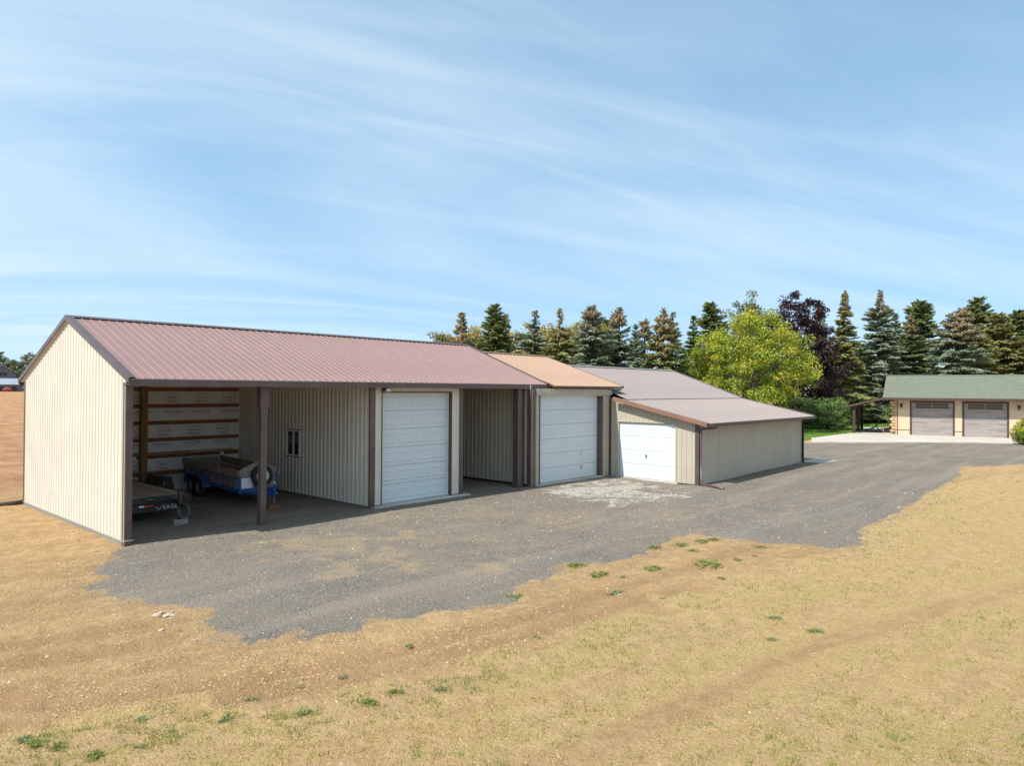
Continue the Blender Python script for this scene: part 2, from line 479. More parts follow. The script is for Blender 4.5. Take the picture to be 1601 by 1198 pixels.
def plank_door_material():
    m, nt, ns, ls, b = nodes_of('grey_plank_door')
    tc = N(nt, 'ShaderNodeTexCoord').outputs['Object']
    sp = N(nt, 'ShaderNodeSeparateXYZ', {0: tc})
    v = N(nt, 'ShaderNodeCombineXYZ', {0: sp.outputs[0], 1: sp.outputs[2]}).outputs[0]
    br = N(nt, 'ShaderNodeTexBrick', {'Vector': v, 'Color1': rgb((0.31,0.265,0.245)), 'Color2': rgb((0.14,0.115,0.105)), 'Mortar': rgb((0.12,0.10,0.09)), 'Scale': 1.0, 'Mortar Size': 0.008, 'Brick Width': 1.25, 'Row Height': 0.145, 'Bias': -0.35}, offset=0.37)
    g = noise(nt, N(nt, 'ShaderNodeMapping', {'Vector': v, 'Scale': (1.2, 14, 1)}).outputs[0], 3, 5, 0.65)
    c = mixc(nt, ramp(nt, g, 0.3, 0.75, 0, 0.55), br.outputs['Color'], (0.37,0.325,0.305))
    ls.new(c, b.inputs['Base Color'])
    b.inputs['Roughness'].default_value = 0.7
    return m
M['plank_door'] = plank_door_material()

# ------------------------------------------------------------------ ground, gravel, lawn, concrete
GRAVEL = [(6.42,18.46),(6.03,17.8),(5.19,16.33),(5.13,15.51),(4.44,15.18),(4.51,14.2),(4.78,13.57),(4.93,13.03),(5.2,12.68),(5.26,12.26),(5.55,11.99),(5.26,11.47),(5.2,10.82),(5.13,10.52),(5.27,9.89),(5.58,9.99),(5.89,9.87),(6.03,9.63),(6.47,9.36),(6.77,9.13),(7.17,9.42),(7.43,9.23),(7.69,8.86),(8.28,9.18),(8.39,8.79),(8.76,8.55),(9.1,8.29),(9.71,8.4),(10.43,8.91),(11.49,9.1),(12.47,9.15),(12.88,8.63),(13.9,8.65),(15.47,8.82),(17.1,8.77),(17.16,7.68),(17.51,6.78),(17.89,6.17),(17.91,5.54),(18.53,5.09),(18.88,4.82),(19.77,5.39),(20.95,5.58),(22.8,5.53),(25.34,5.55),(30.03,5.85),(34.74,5.95),(38.41,6.07),(42.03,6.58),(45.91,4.44),(49.77,2.0),
          (70,-10),(78,-6),(66,2),(63.2,8.6),(54.3,17.8),(46,24),(38,29),(22,29),(21,27.2),(6.5,27.2),(6.5,18.5)]
GRASS = [(-6,12.3),(1.49,9.41),(2.0,9.19),(2.67,8.96),(3.39,8.51),(4.27,7.92),(5.21,7.42),(6.56,6.99),(7.93,6.67),(9.75,6.41),(11.42,6.41),(13.04,6.19),(14.97,5.93),(17.29,5.34),(18.71,5.1),(20.95,5.58),(22.8,5.53),(25.34,5.55),(30.03,5.85),(34.74,5.95),(37.66,5.8),(39.62,3.83),(43.87,0.59),(70,-19),(70,-60),(-30,-60),(-30,20)]
def signed_dist(px, py, poly):
    """> 0 inside"""
    d2 = np.full(px.shape, 1e18); ins = np.zeros(px.shape, bool)
    n = len(poly)
    for i in range(n):
        ax, ay = poly[i]; bx, by = poly[(i+1) % n]
        ex, ey = bx-ax, by-ay
        t = np.clip(((px-ax)*ex+(py-ay)*ey)/(ex*ex+ey*ey+1e-12), 0, 1)
        d2 = np.minimum(d2, (px-ax-t*ex)**2+(py-ay-t*ey)**2)
        c = ((ay > py) != (by > py)) & (px < (bx-ax)*(py-ay)/((by-ay) if by != ay else 1e-12)+ax)
        ins ^= c
    d = np.sqrt(d2)
    return np.where(ins, d, -d)
def line_dist(px, py, pts):
    d2 = np.full(px.shape, 1e18)
    for (ax, ay), (bx, by) in zip(pts[:-1], pts[1:]):
        ex, ey = bx-ax, by-ay
        t = np.clip(((px-ax)*ex+(py-ay)*ey)/(ex*ex+ey*ey), 0, 1)
        d2 = np.minimum(d2, (px-ax-t*ex)**2+(py-ay-t*ey)**2)
    return np.sqrt(d2)
def base_z(x, y):
    """broad lie of the land"""
    r = np.hypot(x-20, y-18)
    far = sstep(60, 330, np.hypot(x, y))*sstep(0.15, 0.6, (y-x*0.9)/(np.hypot(x, y)+1e-6))
    z = 1.05*far
    z = z-0.10*np.exp(-(((x-26)/4.0)**2+((y-14.5)/2.6)**2))
    und = (fbm(x*0.16, y*0.16, 3, 3)-0.5)*0.16
    calm = sstep(0.5, 5.0, np.maximum(np.maximum(6.6-x, x-39), np.maximum(12.5-y, y-28)))
    return z+und*calm
SD, CD = 0.965, -0.263
TRACKS = [[(-1.5,13.2),(1.9,10.8),(2.7,9.7),(4.74,8.66),(6.95,7.98),(9.4,7.6),(12.5,7.4),(17.0,7.0)],
          [(-1.5,11.9),(2.6,9.05),(4.4,8.27),(6.8,7.4),(9.4,7.0),(12.9,6.55)],
          [(-2,14.0),(2.4,11.6),(4.1,11.0)], [(0,17.0),(2.9,14.9),(4.1,14.4)], [(-3,16),(1.6,12.6),(3.0,12.3),(4.6,11.9)]]
TRACK_GRASS = [(5.58,4.52),(6.99,4.25),(8.28,4.09),(9.75,3.86),(12.24,3.28),(14.53,2.53),(17.28,1.67)]
def micro_z(x, y, g):
    """clods, ridges and wheel marks of the bare dirt; g = signed distance into the gravel"""
    s = x*SD+y*CD; t = -x*CD+y*SD
    h = (fbm(s*0.7, t*3.2, 21, 4)-0.5)*0.08+(fbm(x*2.3, y*2.3, 31, 4)-0.5)*0.065+(fbm(x*5.5, y*5.5, 41, 2)-0.5)*0.06*sstep(0.35, 0.65, fbm(x*0.6, y*0.6, 43, 3))
    for tr in TRACKS:
        d = line_dist(x, y, tr)
        h = h-0.042*np.exp(-(d/0.12)**2)+0.026*np.exp(-((d-0.25)/0.09)**2)+0.008*np.exp(-(d/0.13)**2)*np.sin(s*28)
    far = sstep(27, 32, y)*sstep(9, 5, x)                     # tilled field behind the shed
    h = h+far*((fbm(x*0.9, y*0.9, 51, 3)-0.5)*0.22+0.03*np.sin((x*0.35+y*0.94)*5.0))
    k = sstep(0.6, -0.3, g)
    near = sstep(90, 40, np.hypot(x-10, y-10))
    return h*k*near-0.09*sstep(-0.1, 0.7, g)
def axis_pts(a, b, d, lo, hi, g=1.22):
    p = list(np.arange(a, b+1e-6, d)); s = d
    while p[-1] < hi: s *= g; p.append(p[-1]+s)
    s = d
    while p[0] > lo: s *= g; p.insert(0, p[0]-s)
    return np.array(p)
def grid_faces(nx, ny):
    i = np.arange(nx*ny).reshape(ny, nx)
    return np.stack([i[:-1,:-1], i[:-1,1:], i[1:,1:], i[1:,:-1]], -1).reshape(-1, 4)
gx = axis_pts(-4, 22, 0.085, -3500, 3500, 1.12)
gy = axis_pts(1.5, 20, 0.085, -3500, 3500, 1.12)
X, Y = np.meshgrid(gx, gy)
g_sd = signed_dist(X, Y, GRAVEL)
G_gr = signed_dist(X, Y, GRASS)
Z = base_z(X, Y)+micro_z(X, Y, g_sd)*np.where(G_gr > 0, 0.45, 1.0)
gmask = sstep(-0.35, 0.35, G_gr+(fbm(X*1.1, Y*1.1, 61, 3)-0.5)*1.6)
tg = np.exp(-(line_dist(X, Y, TRACK_GRASS)/0.42)**2)*0.75
gmask = gmask*(1-tg)
tmask = np.zeros_like(X)
for tr in TRACKS: tmask = np.maximum(tmask, np.exp(-(line_dist(X, Y, tr)/0.28)**2))
fmask = sstep(26, 34, Y-np.maximum(0, X-6)*0.2)*sstep(16, 6, X-0.30*np.maximum(Y-30, 0))
def ground_material():
    m, nt, ns, ls, b = nodes_of('dry_ground')
    tc = N(nt, 'ShaderNodeTexCoord').outputs['Object']
    a = N(nt, 'ShaderNodeAttribute', attribute_name='tint')
    sp = N(nt, 'ShaderNodeSeparateColor', {0: a.outputs['Color']})
    rot = N(nt, 'ShaderNodeVectorRotate', {'Vector': tc, 'Angle': math.radians(15.3)}, rotation_type='Z_AXIS').outputs[0]
    an = N(nt, 'ShaderNodeMapping', {'Vector': rot, 'Scale': (0.35, 1.6, 1)}).outputs[0]
    n1 = noise(nt, an, 0.9, 6, 0.6, 0.4); n2 = noise(nt, tc, 3.2, 6, 0.65); n3 = noise(nt, tc, 17, 5, 0.7); n4 = noise(nt, tc, 70, 3, 0.7)
    dirt = mixc(nt, ramp(nt, n1, 0.34, 0.66), (0.475, 0.310, 0.150), (0.375, 0.237, 0.112))
    dirt = mixc(nt, ramp(nt, n2, 0.44, 0.72, 0, 0.65), dirt, (0.57, 0.405, 0.22))
    dirt = mixc(nt, ramp(nt, noise(nt, tc, 6.5, 7, 0.78, 0.3), 0.52, 0.66, 0, 0.75), dirt, (0.33, 0.205, 0.105))
    dirt = mixc(nt, ramp(nt, n3, 0.56, 0.70, 0, 0.8), dirt, (0.25, 0.155, 0.08))
    dirt = mixc(nt, ramp(nt, n4, 0.58, 0.75, 0, 0.5), dirt, (0.62, 0.47, 0.29))
    dirt = mixc(nt, N(nt, 'ShaderNodeMath', {0: sp.outputs[2], 1: ramp(nt, n2, 0.3, 0.6, 0.25, 0.75)}, operation='MULTIPLY').outputs[0], dirt, (0.33, 0.20, 0.105))
    straw = mixc(nt, ramp(nt, n2, 0.32, 0.68), (0.56, 0.38, 0.195), (0.45, 0.29, 0.138))
    n5 = noise(nt, tc, 4.5, 7, 0.78, 0.3); n6 = noise(nt, tc, 26, 4, 0.75)
    straw = mixc(nt, ramp(nt, n5, 0.48, 0.60, 0, 0.8), straw, (0.465, 0.34, 0.13))
    gb = noise(nt, an, 1.15, 5, 0.62, 0.5)
    straw = mixc(nt, ramp(nt, gb, 0.50, 0.64, 0, 0.65), straw, (0.45, 0.335, 0.125))
    straw = mixc(nt, ramp(nt, gb, 0.46, 0.34, 0, 0.6), straw, (0.44, 0.285, 0.155))
    straw = mixc(nt, ramp(nt, noise(nt, tc, 8.5, 5, 0.7), 0.60, 0.70, 0, 0.8), straw, (0.26, 0.17, 0.085))
    straw = mixc(nt, ramp(nt, n6, 0.52, 0.66, 0, 0.9), straw, (0.27, 0.18, 0.075))
    straw = mixc(nt, ramp(nt, n4, 0.54, 0.70, 0, 0.7), straw, (0.68, 0.53, 0.31))
    gf = ramp(nt, N(nt, 'ShaderNodeMath', {0: sp.outputs[0], 1: N(nt, 'ShaderNodeMath', {0: n2, 1: 0.5}, operation='MULTIPLY').outputs[0]}, operation='ADD').outputs[0], 0.45, 0.95)
    c = mixc(nt, gf, dirt, straw)
    fn = noise(nt, N(nt, 'ShaderNodeMapping', {'Vector': tc, 'Scale': (1, 0.35, 1)}).outputs[0], 0.8, 6, 0.65)
    field = mixc(nt, ramp(nt, fn, 0.35, 0.65), (0.46, 0.255, 0.13), (0.33, 0.17, 0.085))
    c = mixc(nt, sp.outputs[1], c, field)
    ls.new(c, b.inputs['Base Color'])
    b.inputs['Roughness'].default_value = 0.95
    b.inputs['Specular IOR Level'].default_value = 0.1
    h = N(nt, 'ShaderNodeMath', {0: n3, 1: N(nt, 'ShaderNodeMath', {0: n4, 1: 0.35}, operation='MULTIPLY').outputs[0]}, operation='ADD').outputs[0]
    bn = N(nt, 'ShaderNodeBump', {'Height': h, 'Strength': 1.0, 'Distance': 0.06})
    ls.new(bn.outputs[0], b.inputs['Normal'])
    return m
M['ground'] = ground_material()
V = np.stack([X.ravel(), Y.ravel(), Z.ravel()], -1)
cols = np.stack([gmask.ravel(), fmask.ravel(), tmask.ravel()], -1)
ground = link('ground', np_mesh('ground', V, grid_faces(len(gx), len(gy)), M['ground'], cols, smooth=True))
tag(ground, 'bare tan dirt and dry ground around the sheds', 'ground', kind='structure')

# gravel yard: a sheet that dips under the dirt along its ragged edge
DUST = [(11.07,14.19,0.7),(11.58,14.44,0.5),(11.84,13.61,0.6),(9.99,14.29,0.7),(9.47,15.15,0.9),(9.27,12.78,0.8),(10.14,11.86,0.7),(10.72,10.45,0.8),(13.0,13.0,1.6),(16.0,12.5,2.0),(13,16,1.8),(18.5,10.5,1.6),(8.2,15.6,1.2),(15.5,15.2,1.4)]
PALE = [(20.96,15.81,0.9),(22.33,15.6,0.9),(23.2,14.71,0.9),(21.64,12.93,0.5),(20.4,13.2,0.7),(22.4,13.6,0.8),(24.34,14.83,0.8),(23.67,16.5,0.9),(23.4,12.7,0.5),(21.5,14.6,0.8),(25.3,16.3,0.8)]
def gravel_height(x, y, sd_):
    edge = (fbm(x*1.7, y*1.7, 71, 5)-0.5)*1.1+(vnoise(x*8, y*8, 72)-0.5)*0.35
    return base_z(x, y)+0.045*sstep(-0.45, 0.75, sd_+edge)-0.03+(fbm(x*0.5, y*0.5, 77, 3)-0.5)*0.05*sstep(0.5, 2, sd_)*sstep(25, 17.8, y)+(vnoise(x*6, y*6, 78)-0.5)*0.014
qx = axis_pts(3.2, 24, 0.11, 3.0, 82, 1.03); qy = axis_pts(4, 19, 0.11, -14, 30, 1.03)
QX, QY = np.meshgrid(qx, qy)
q_sd = signed_dist(QX, QY, GRAVEL)
QZ = gravel_height(QX, QY, q_sd)
QZ = np.where(q_sd < -0.45, QZ-0.12, QZ)
dust = np.zeros_like(QX); pale = np.zeros_like(QX)
WX, WY = QX+(fbm(QX*1.4, QY*1.4, 74, 4)-0.5)*3.2, QY+(fbm(QX*1.4, QY*1.4, 75, 4)-0.5)*3.2
for a, b_, r in DUST: dust = np.maximum(dust, np.exp(-(((WX-a)/1.5)**2+(WY-b_)**2)/(r*r))*(0.8 if r < 1 else 0.55))
for a, b_, r in PALE: pale = np.maximum(pale, np.exp(-(((WX-a)**2+(WY-b_)**2)/(r*r))))
for path in ([(64,7),(48,9.5),(36,10.2),(28,10.0),(22,11.5),(17.5,14.5),(15.6,17.5)], [(64,7),(48,9),(36,9.3),(27,8.7),(18,9.6),(12,12.5),(9.5,15),(8,17.5)], [(64,7),(48,9.2),(36,10.4),(30,11),(25.5,13.5),(24,16.5)]):
    dl = line_dist(QX+(fbm(QX*0.5, QY*0.5, 76, 3)-0.5)*1.2, QY+(fbm(QX*0.5, QY*0.5, 79, 3)-0.5)*1.2, path)
    dust = np.maximum(dust, 0.50*np.exp(-((dl-0.8)/0.30)**2)*sstep(0.3, 0.55, fbm(QX*0.8, QY*0.8, 80, 3)))
edge_d = sstep(0.45, -0.3, q_sd+(fbm(QX*2, QY*2, 73, 3)-0.5)*1.1)
def gravel_material():
    m, nt, ns, ls, b = nodes_of('grey_gravel')
    tc = N(nt, 'ShaderNodeTexCoord').outputs['Object']
    a = N(nt, 'ShaderNodeAttribute', attribute_name='tint')
    sp = N(nt, 'ShaderNodeSeparateColor', {0: a.outputs['Color']})
    vo = N(nt, 'ShaderNodeTexVoronoi', {'Vector': tc, 'Scale': 32.0})
    vo2 = N(nt, 'ShaderNodeTexVoronoi', {'Vector': tc, 'Scale': 75.0})
    n1 = noise(nt, tc, 0.55, 5, 0.6); n2 = noise(nt, tc, 5, 5, 0.65)
    s1 = N(nt, 'ShaderNodeSeparateColor', {0: vo.outputs['Color']}).outputs[0]
    c = mixc(nt, ramp(nt, s1, 0.0, 1.0), (0.105, 0.092, 0.081), (0.25, 0.215, 0.178))
    s2 = N(nt, 'ShaderNodeSeparateColor', {0: vo2.outputs['Color']}).outputs[1]
    c = mixc(nt, ramp(nt, s2, 0.86, 0.98, 0, 0.8), c, (0.50, 0.44, 0.36))
    c = mixc(nt, ramp(nt, n1, 0.25, 0.65, 0.1, 0.62), c, (0.295, 0.242, 0.178))
    tr = N(nt, 'ShaderNodeMapping', {'Vector': tc, 'Scale': (0.12, 1.4, 1)}).outputs[0]
    c = mixc(nt, ramp(nt, noise(nt, tr, 0.8, 5, 0.6, 0.5), 0.46, 0.66, 0, 0.45), c, (0.37, 0.31, 0.245))
    df = ramp(nt, N(nt, 'ShaderNodeMath', {0: sp.outputs[0], 1: N(nt, 'ShaderNodeMath', {0: n2, 1: 0.55}, operation='SUBTRACT').outputs[0]}, operation='ADD').outputs[0], 0.18, 0.85, 0, 0.85)
    c = mixc(nt, df, c, (0.43, 0.31, 0.185))
    pf = ramp(nt, N(nt, 'ShaderNodeMath', {0: sp.outputs[1], 1: N(nt, 'ShaderNodeMath', {0: n2, 1: 0.5}, operation='SUBTRACT').outputs[0]}, operation='ADD').outputs[0], 0.25, 0.9, 0, 0.8)
    c = mixc(nt, pf, c, (0.56, 0.51, 0.43))
    c = mixc(nt, ramp(nt, N(nt, 'ShaderNodeMath', {0: sp.outputs[2], 1: N(nt, 'ShaderNodeMath', {0: n2, 1: 0.5}, operation='SUBTRACT').outputs[0]}, operation='ADD').outputs[0], 0.35, 0.8, 0, 0.9), c, (0.42, 0.285, 0.15))
    ls.new(c, b.inputs['Base Color'])
    b.inputs['Roughness'].default_value = 0.9
    b.inputs['Specular IOR Level'].default_value = 0.2
    h = N(nt, 'ShaderNodeMath', {0: vo.outputs['Distance'], 1: vo2.outputs['Distance']}, operation='ADD').outputs[0]
    bn = N(nt, 'ShaderNodeBump', {'Height': h, 'Strength': 1.0, 'Distance': 0.022}, invert=True)
    ls.new(bn.outputs[0], b.inputs['Normal'])
    return m
M['gravel'] = gravel_material()
fc = grid_faces(len(qx), len(qy))
fc = fc[(q_sd.ravel()[fc] > -0.9).any(1)]
V = np.stack([QX.ravel(), QY.ravel(), QZ.ravel()], -1)
cols = np.stack([dust.ravel(), pale.ravel(), edge_d.ravel()], -1)
used = np.unique(fc); remap = np.zeros(len(V), int); remap[used] = np.arange(len(used))
o = link('gravel_driveway', np_mesh('gravel_driveway', V[used], remap[fc], M['gravel'], cols[used], smooth=True))
tag(o, 'grey gravel yard and driveway in front of the sheds', 'driveway', kind='structure')

def sheet(name, poly, z, th, material, label, cat):
    mb = MB(); mb.prism([(x, y, z-th) for x, y in poly], (0, 0, th))
    return tag(mb.build(name, material), label, cat, kind='structure')
sheet('concrete_apron', [(54.0,18.1),(58.4,19.6),(63,19.5),(68.4,19.4),(80,21.6),(84,14),(72,2),(65.6,2.4),(62.9,8.9)], 0.05, 0.25, M['apron'], 'pale concrete apron before the log garage', 'concrete')
sheet('concrete_pad', [(38.5,13.5),(41.1,13.5),(40.6,12.2),(38.5,12.5)], 0.045, 0.2, M['concrete'], 'small concrete pad at far end of the lean-to', 'concrete')
lawn_poly = [(46,21),(54,18.9),(58.4,19.6),(63,19.5),(68.4,19.4),(80,21.6),(92,18),(125,15),(125,50),(70,62),(46,40)]
lm = mat('green_lawn', (0.10, 0.20, 0.03), 0.9, (0.17,0.24,0.045), 0.5, bump=0.05, bscale=10, fine=0.3, fscale=6, spec=0.1)
sheet('lawn', lawn_poly, 0.03, 0.25, lm, 'green lawn strip beyond the gravel', 'lawn')

# ------------------------------------------------------------------ metal building kit
RIB = 0.2286
def rib_depth(s, h=0.021):
    t = abs((s/RIB) % 1.0-0.5)*RIB
    if t <= 0.009: return h
    if t >= 0.025: return 0.0
    return h*(0.025-t)/0.016
def rib_stops(a, b):
    st = {round(a, 5), round(b, 5)}
    k = int(math.floor(a/RIB))-1
    while k*RIB < b+RIB:
        for o in (-0.025, -0.009, 0.009, 0.025):
            p = (k+0.5)*RIB+o
            if a < p < b: st.add(round(p, 5))
        k += 1
    return sorted(st)
def siding(parent, o, u, n, length, zb, zt, material, openings=(), width=0.9144, name='siding_panel', s_from=0.0, gap=0.003):
    """ribbed steel sheets side by side. o: (x,y) start, u: along the wall, n: outwards; zt may be a function of s;
    openings: (s0,s1,z0,z1)"""
    ztf = zt if callable(zt) else (lambda s: zt)
    s = s_from; out = []
    while s < length-1e-4:
        e = min(s+width, length)
        mb = MB()
        cuts = sorted({s+gap, e}|{c for op in openings for c in op[:2] if s+gap < c < e})
        for a, b in zip(cuts[:-1], cuts[1:]):
            mid = (a+b)/2
            ranges = [(zb, None)]
            for op in openings:
                if op[0] <= mid <= op[1]:
                    ranges = []
                    if op[2] > zb+0.02: ranges.append((zb, op[2]))
                    ranges.append((op[3], None))
            st = rib_stops(a, b)
            for z0, z1 in ranges:
                vs_ = []; fs = []
                for p in st:
                    d = rib_depth(p)
                    x = o[0]+u[0]*p+n[0]*d; y = o[1]+u[1]*p+n[1]*d
                    top = ztf(p) if z1 is None else z1
                    vs_ += [(x, y, z0), (x, y, max(top, z0+0.01))]
                for i in range(len(st)-1): fs.append((2*i, 2*i+2, 2*i+3, 2*i+1))
                mb.add(vs_, fs)
        out.append(mb.build(name, material, parent))
        s = e
    return out
def roof_slope(parent, x0, x1, ye, ze, yr, zr, material, name='roof_panel', width=0.9144, lift=0.0):
    """ribbed sheets from the eave (ye,ze) up to the ridge (yr,zr), laid side by side along X"""
    L = math.hypot(yr-ye, zr-ze); ny, nz = -(zr-ze)/L, abs(yr-ye)/L
    if yr < ye: ny = (zr-ze)/L
    def sheet_mesh(w):
        mb = MB(); st = rib_stops(0.002, w); segs = 5; vs_ = []; fs = []
        for j in range(segs+1):
            t = j/segs
            for p in st:
                d = rib_depth(p, 0.019)+lift
                vs_.append((p, (yr-ye)*t+ny*d, (zr-ze)*t+nz*d))
        k = len(st)
        for j in range(segs):
            for i in range(k-1): fs.append((j*k+i, j*k+i+1, (j+1)*k+i+1, (j+1)*k+i))
        mb.add(vs_, fs)
        return mb.mesh(name, material)
    full = sheet_mesh(width); x = x0; r = random.Random(int(x0*100))
    while x < x1-1e-3:
        w = min(width, x1-x)
        me = full if w > width-1e-4 else sheet_mesh(w)
        link(name, me, parent, True, loc=(x, ye, ze+r.uniform(0, 0.002)))
        x += w
def deck(parent, x0, x1, pts, th, material, name='roof_deck'):
    """solid under the sheets; pts: (y,z) along the top"""
    top = [(x0, y, z-0.006) for y, z in pts]; bot = [(x0, y, z-0.006-th) for y, z in reversed(pts)]
    return MB().prism(top+bot, (x1-x0, 0, 0)).build(name, material, parent)
def ridge_cap(parent, x0, x1, yr, zr, slope, material, w=0.17, lift=0.034):
    mb = MB()
    for s in (-1, 1):
        a = (yr, zr+lift+0.012); b = (yr+s*w, zr+lift+0.012-slope*w)
        mb.prism([(x0, a[0], a[1]), (x0, b[0], b[1]), (x0, b[0], b[1]-0.006), (x0, a[0], a[1]-0.006)], (x1-x0, 0, 0))
    return mb.build('ridge_cap', material, parent)
def rake(parent, x, ya, za, yb, zb_, material, out=-1, h=0.17, w=0.13, name='rake_trim'):
    """L-shaped trim over the roof's sloping edge: a face board and a flange lying on the sheets"""
    mb = MB(); t = 0.03*out
    mb.prism([(x, ya, za+0.035), (x, yb, zb_+0.035), (x, yb, zb_+0.035-h), (x, ya, za+0.035-h)], (t, 0, 0))
    mb.prism([(x+t, ya, za+0.036), (x+t, yb, zb_+0.036), (x+t, yb, zb_+0.044), (x+t, ya, za+0.044)], (-out*w-t, 0, 0))
    return mb.build(name, material, parent)
def eave_trim(parent, x0, x1, y, z, material, h=0.15, name='eave_trim', s=-1):
    return MB().box(x0, x1, min(y, y+s*0.03), max(y, y+s*0.03), z-h-0.01, z-0.010).build(name, material, parent)
def garage_door(parent, o, u, n, w, h, z0, rows, cols, raised, material, handle=None):
    """sectional door; o: left bottom corner seen from outside. sections are children, raised panels pressed into them"""
    ux, uy = u; nx, ny = n
    Mx = Matrix(((ux, nx, 0, o[0]), (uy, ny, 0, o[1]), (0, 0, 1, z0), (0, 0, 0, 1)))
    g = MB().box(0, w, -0.06, -0.045, 0, h, Mx).build('garage_door', M['white'], parent)
    sh = h/rows
    for r in range(rows):
        mb = MB()
        a, b = r*sh+0.004, (r+1)*sh-0.004
        mb.bbox(0.004, w-0.004, -0.045, 0.0, a, b, 0.008, Mx)
        if raised:
            cw = w/cols
            for c in range(cols):
                x0, x1 = c*cw+cw*0.10, (c+1)*cw-cw*0.10
                y0, y1 = a+sh*0.20, b-sh*0.20
                e = 0.035
                # moulded frame: groove and raised field
                vs_ = [(x0,0.001,y0),(x1,0.001,y0),(x1,0.001,y1),(x0,0.001,y1),
                       (x0+e,0.017,y0+e),(x1-e,0.017,y0+e),(x1-e,0.017,y1-e),(x0+e,0.017,y1-e),
                       (x0+2*e,0.006,y0+2*e),(x1-2*e,0.006,y0+2*e),(x1-2*e,0.006,y1-2*e),(x0+2*e,0.006,y1-2*e)]
                vs_ = [tuple(Mx @ Vector(p)) for p in vs_]
                mb.add(vs_, [(0,1,5,4),(1,2,6,5),(2,3,7,6),(3,0,4,7),(4,5,9,8),(5,6,10,9),(6,7,11,10),(7,4,8,11),(8,9,10,11)])
        else:
            k = max(6, int(w/0.22))
            mb.bbox(0.02, w-0.02, -0.002, 0.006, a+sh*0.30, a+sh*0.34, 0.003, Mx)
            mb.bbox(0.02, w-0.02, -0.002, 0.006, a+sh*0.66, a+sh*0.70, 0.003, Mx)
        s = mb.build('door_section', material, g, world=False)
    if handle:
        hx, hz, kind = handle
        mb = MB()
        if kind == 'T':
            mb.tube([tuple(Mx @ Vector((hx, 0.03, hz-0.09))), tuple(Mx @ Vector((hx, 0.035, hz+0.09)))], 0.016, 6)
            mb.lathe([(0.0, 0.02), (0.045, 0.02), (0.05, 0.0)], tuple(Mx @ Vector((hx, 0, hz))), (nx, ny, 0), 12)
        else:
            mb.tube([tuple(Mx @ Vector((hx-0.02, 0.0, hz-0.09))), tuple(Mx @ Vector((hx+0.03, 0.045, hz-0.05))), tuple(Mx @ Vector((hx+0.03, 0.045, hz+0.05))), tuple(Mx @ Vector((hx-0.02, 0.0, hz+0.09)))], 0.014, 6)
            mb.lathe([(0.0, 0.02), (0.03, 0.02), (0.035, 0.0)], tuple(Mx @ Vector((hx, 0, hz+0.62))), (nx, ny, 0), 10)
        mb.build('handle', M['chain'], g, world=False)
    return g
def window_unit(parent, o, u, n, w, h, z0):
    Mx = Matrix(((u[0], n[0], 0, o[0]), (u[1], n[1], 0, o[1]), (0, 0, 1, z0), (0, 0, 0, 1)))
    f = MB()
    t = 0.055
    f.bbox(0, w, 0.0, 0.05, 0, t, 0.006, Mx).bbox(0, w, 0.0, 0.05, h-t, h, 0.006, Mx)
    f.bbox(0, t, 0.0, 0.049, t, h-t, 0.006, Mx).bbox(w-t, w, 0.0, 0.049, t, h-t, 0.006, Mx)
    win = f.build('window', M['white'], parent)
    MB().bbox(w/2-0.035, w/2+0.035, 0.0, 0.045, t, h-t, 0.005, Mx).build('mullion', M['white'], win, world=False)
    for a, b in ((t, w/2-0.035), (w/2+0.035, w-t)):
        MB().box(a, b, 0.012, 0.02, t, h-t, Mx).build('pane', M['glass'], win, world=False)
    mb = MB()
    mb.box(-0.03, w+0.03, -0.02, 0.035, h, h+0.03, Mx).box(-0.03, w+0.03, -0.02, 0.04, -0.03, 0, Mx)
    mb.build('trim', M['trim'], win, world=False)
    return win

# ------------------------------------------------------------------ main pole shed with mauve roof
SX0, SX1 = 6.38, 20.85
SF, SB = 18.15, 26.75
EY, EZ, RY, RZ = 17.75, 4.03, 22.48, 5.81
SL = (RZ-EZ)/(RY-EY); BY = 2*RY-EY
shed = thing('pole_shed', 'long tan metal pole shed with mauve ribbed roof and open bay holding two trailers', 'shed', (13.7, 22.7, 0))
wt = EZ-0.10
def gable_top(y): return EZ+SL*(RY-EY-abs(y-RY))-0.09
# gable wall facing the field: runs from the back corner to the front corner
siding(shed, (SX0, SB), (0, -1), (-1, 0), SB-SF, 0.10, lambda s: gable_top(SB-s), M['tan'])
MB().prism([(SX0+0.012, SF+0.02, 0.02), (SX0+0.012, SB, 0.02), (SX0+0.012, SB, gable_top(SB)), (SX0+0.012, RY, gable_top(RY)), (SX0+0.012, SF+0.02, gable_top(SF))], (0.12, 0, 0)).build('wall_frame', M['core'], shed)
MB().bbox(SX0-0.012, SX0+0.14, SF-0.02, SB+0.02, -0.2, 0.115, 0.006).build('skirt_board', M['ply_grey'], shed)
mb = MB(); mb.box(SX0-0.03, SX0+0.19, SF-0.06, SF-0.041, 0.115, 0.14).box(SX0-0.035, SX0-0.026, SF-0.03, SB, 0.10, 0.112); mb.build('drip_edge', M['concrete'], shed)
MB().bbox(SX0-0.02, SX0+0.15, SF-0.04, SF+0.16, -0.15, wt+0.02, 0.008).build('corner_trim', M['trim'], shed)
MB().bbox(SX0-0.03, SX0+0.03, SB-0.07, SB+0.04, 0.05, wt+0.05, 0.006).build('corner_trim', M['trim'], shed)
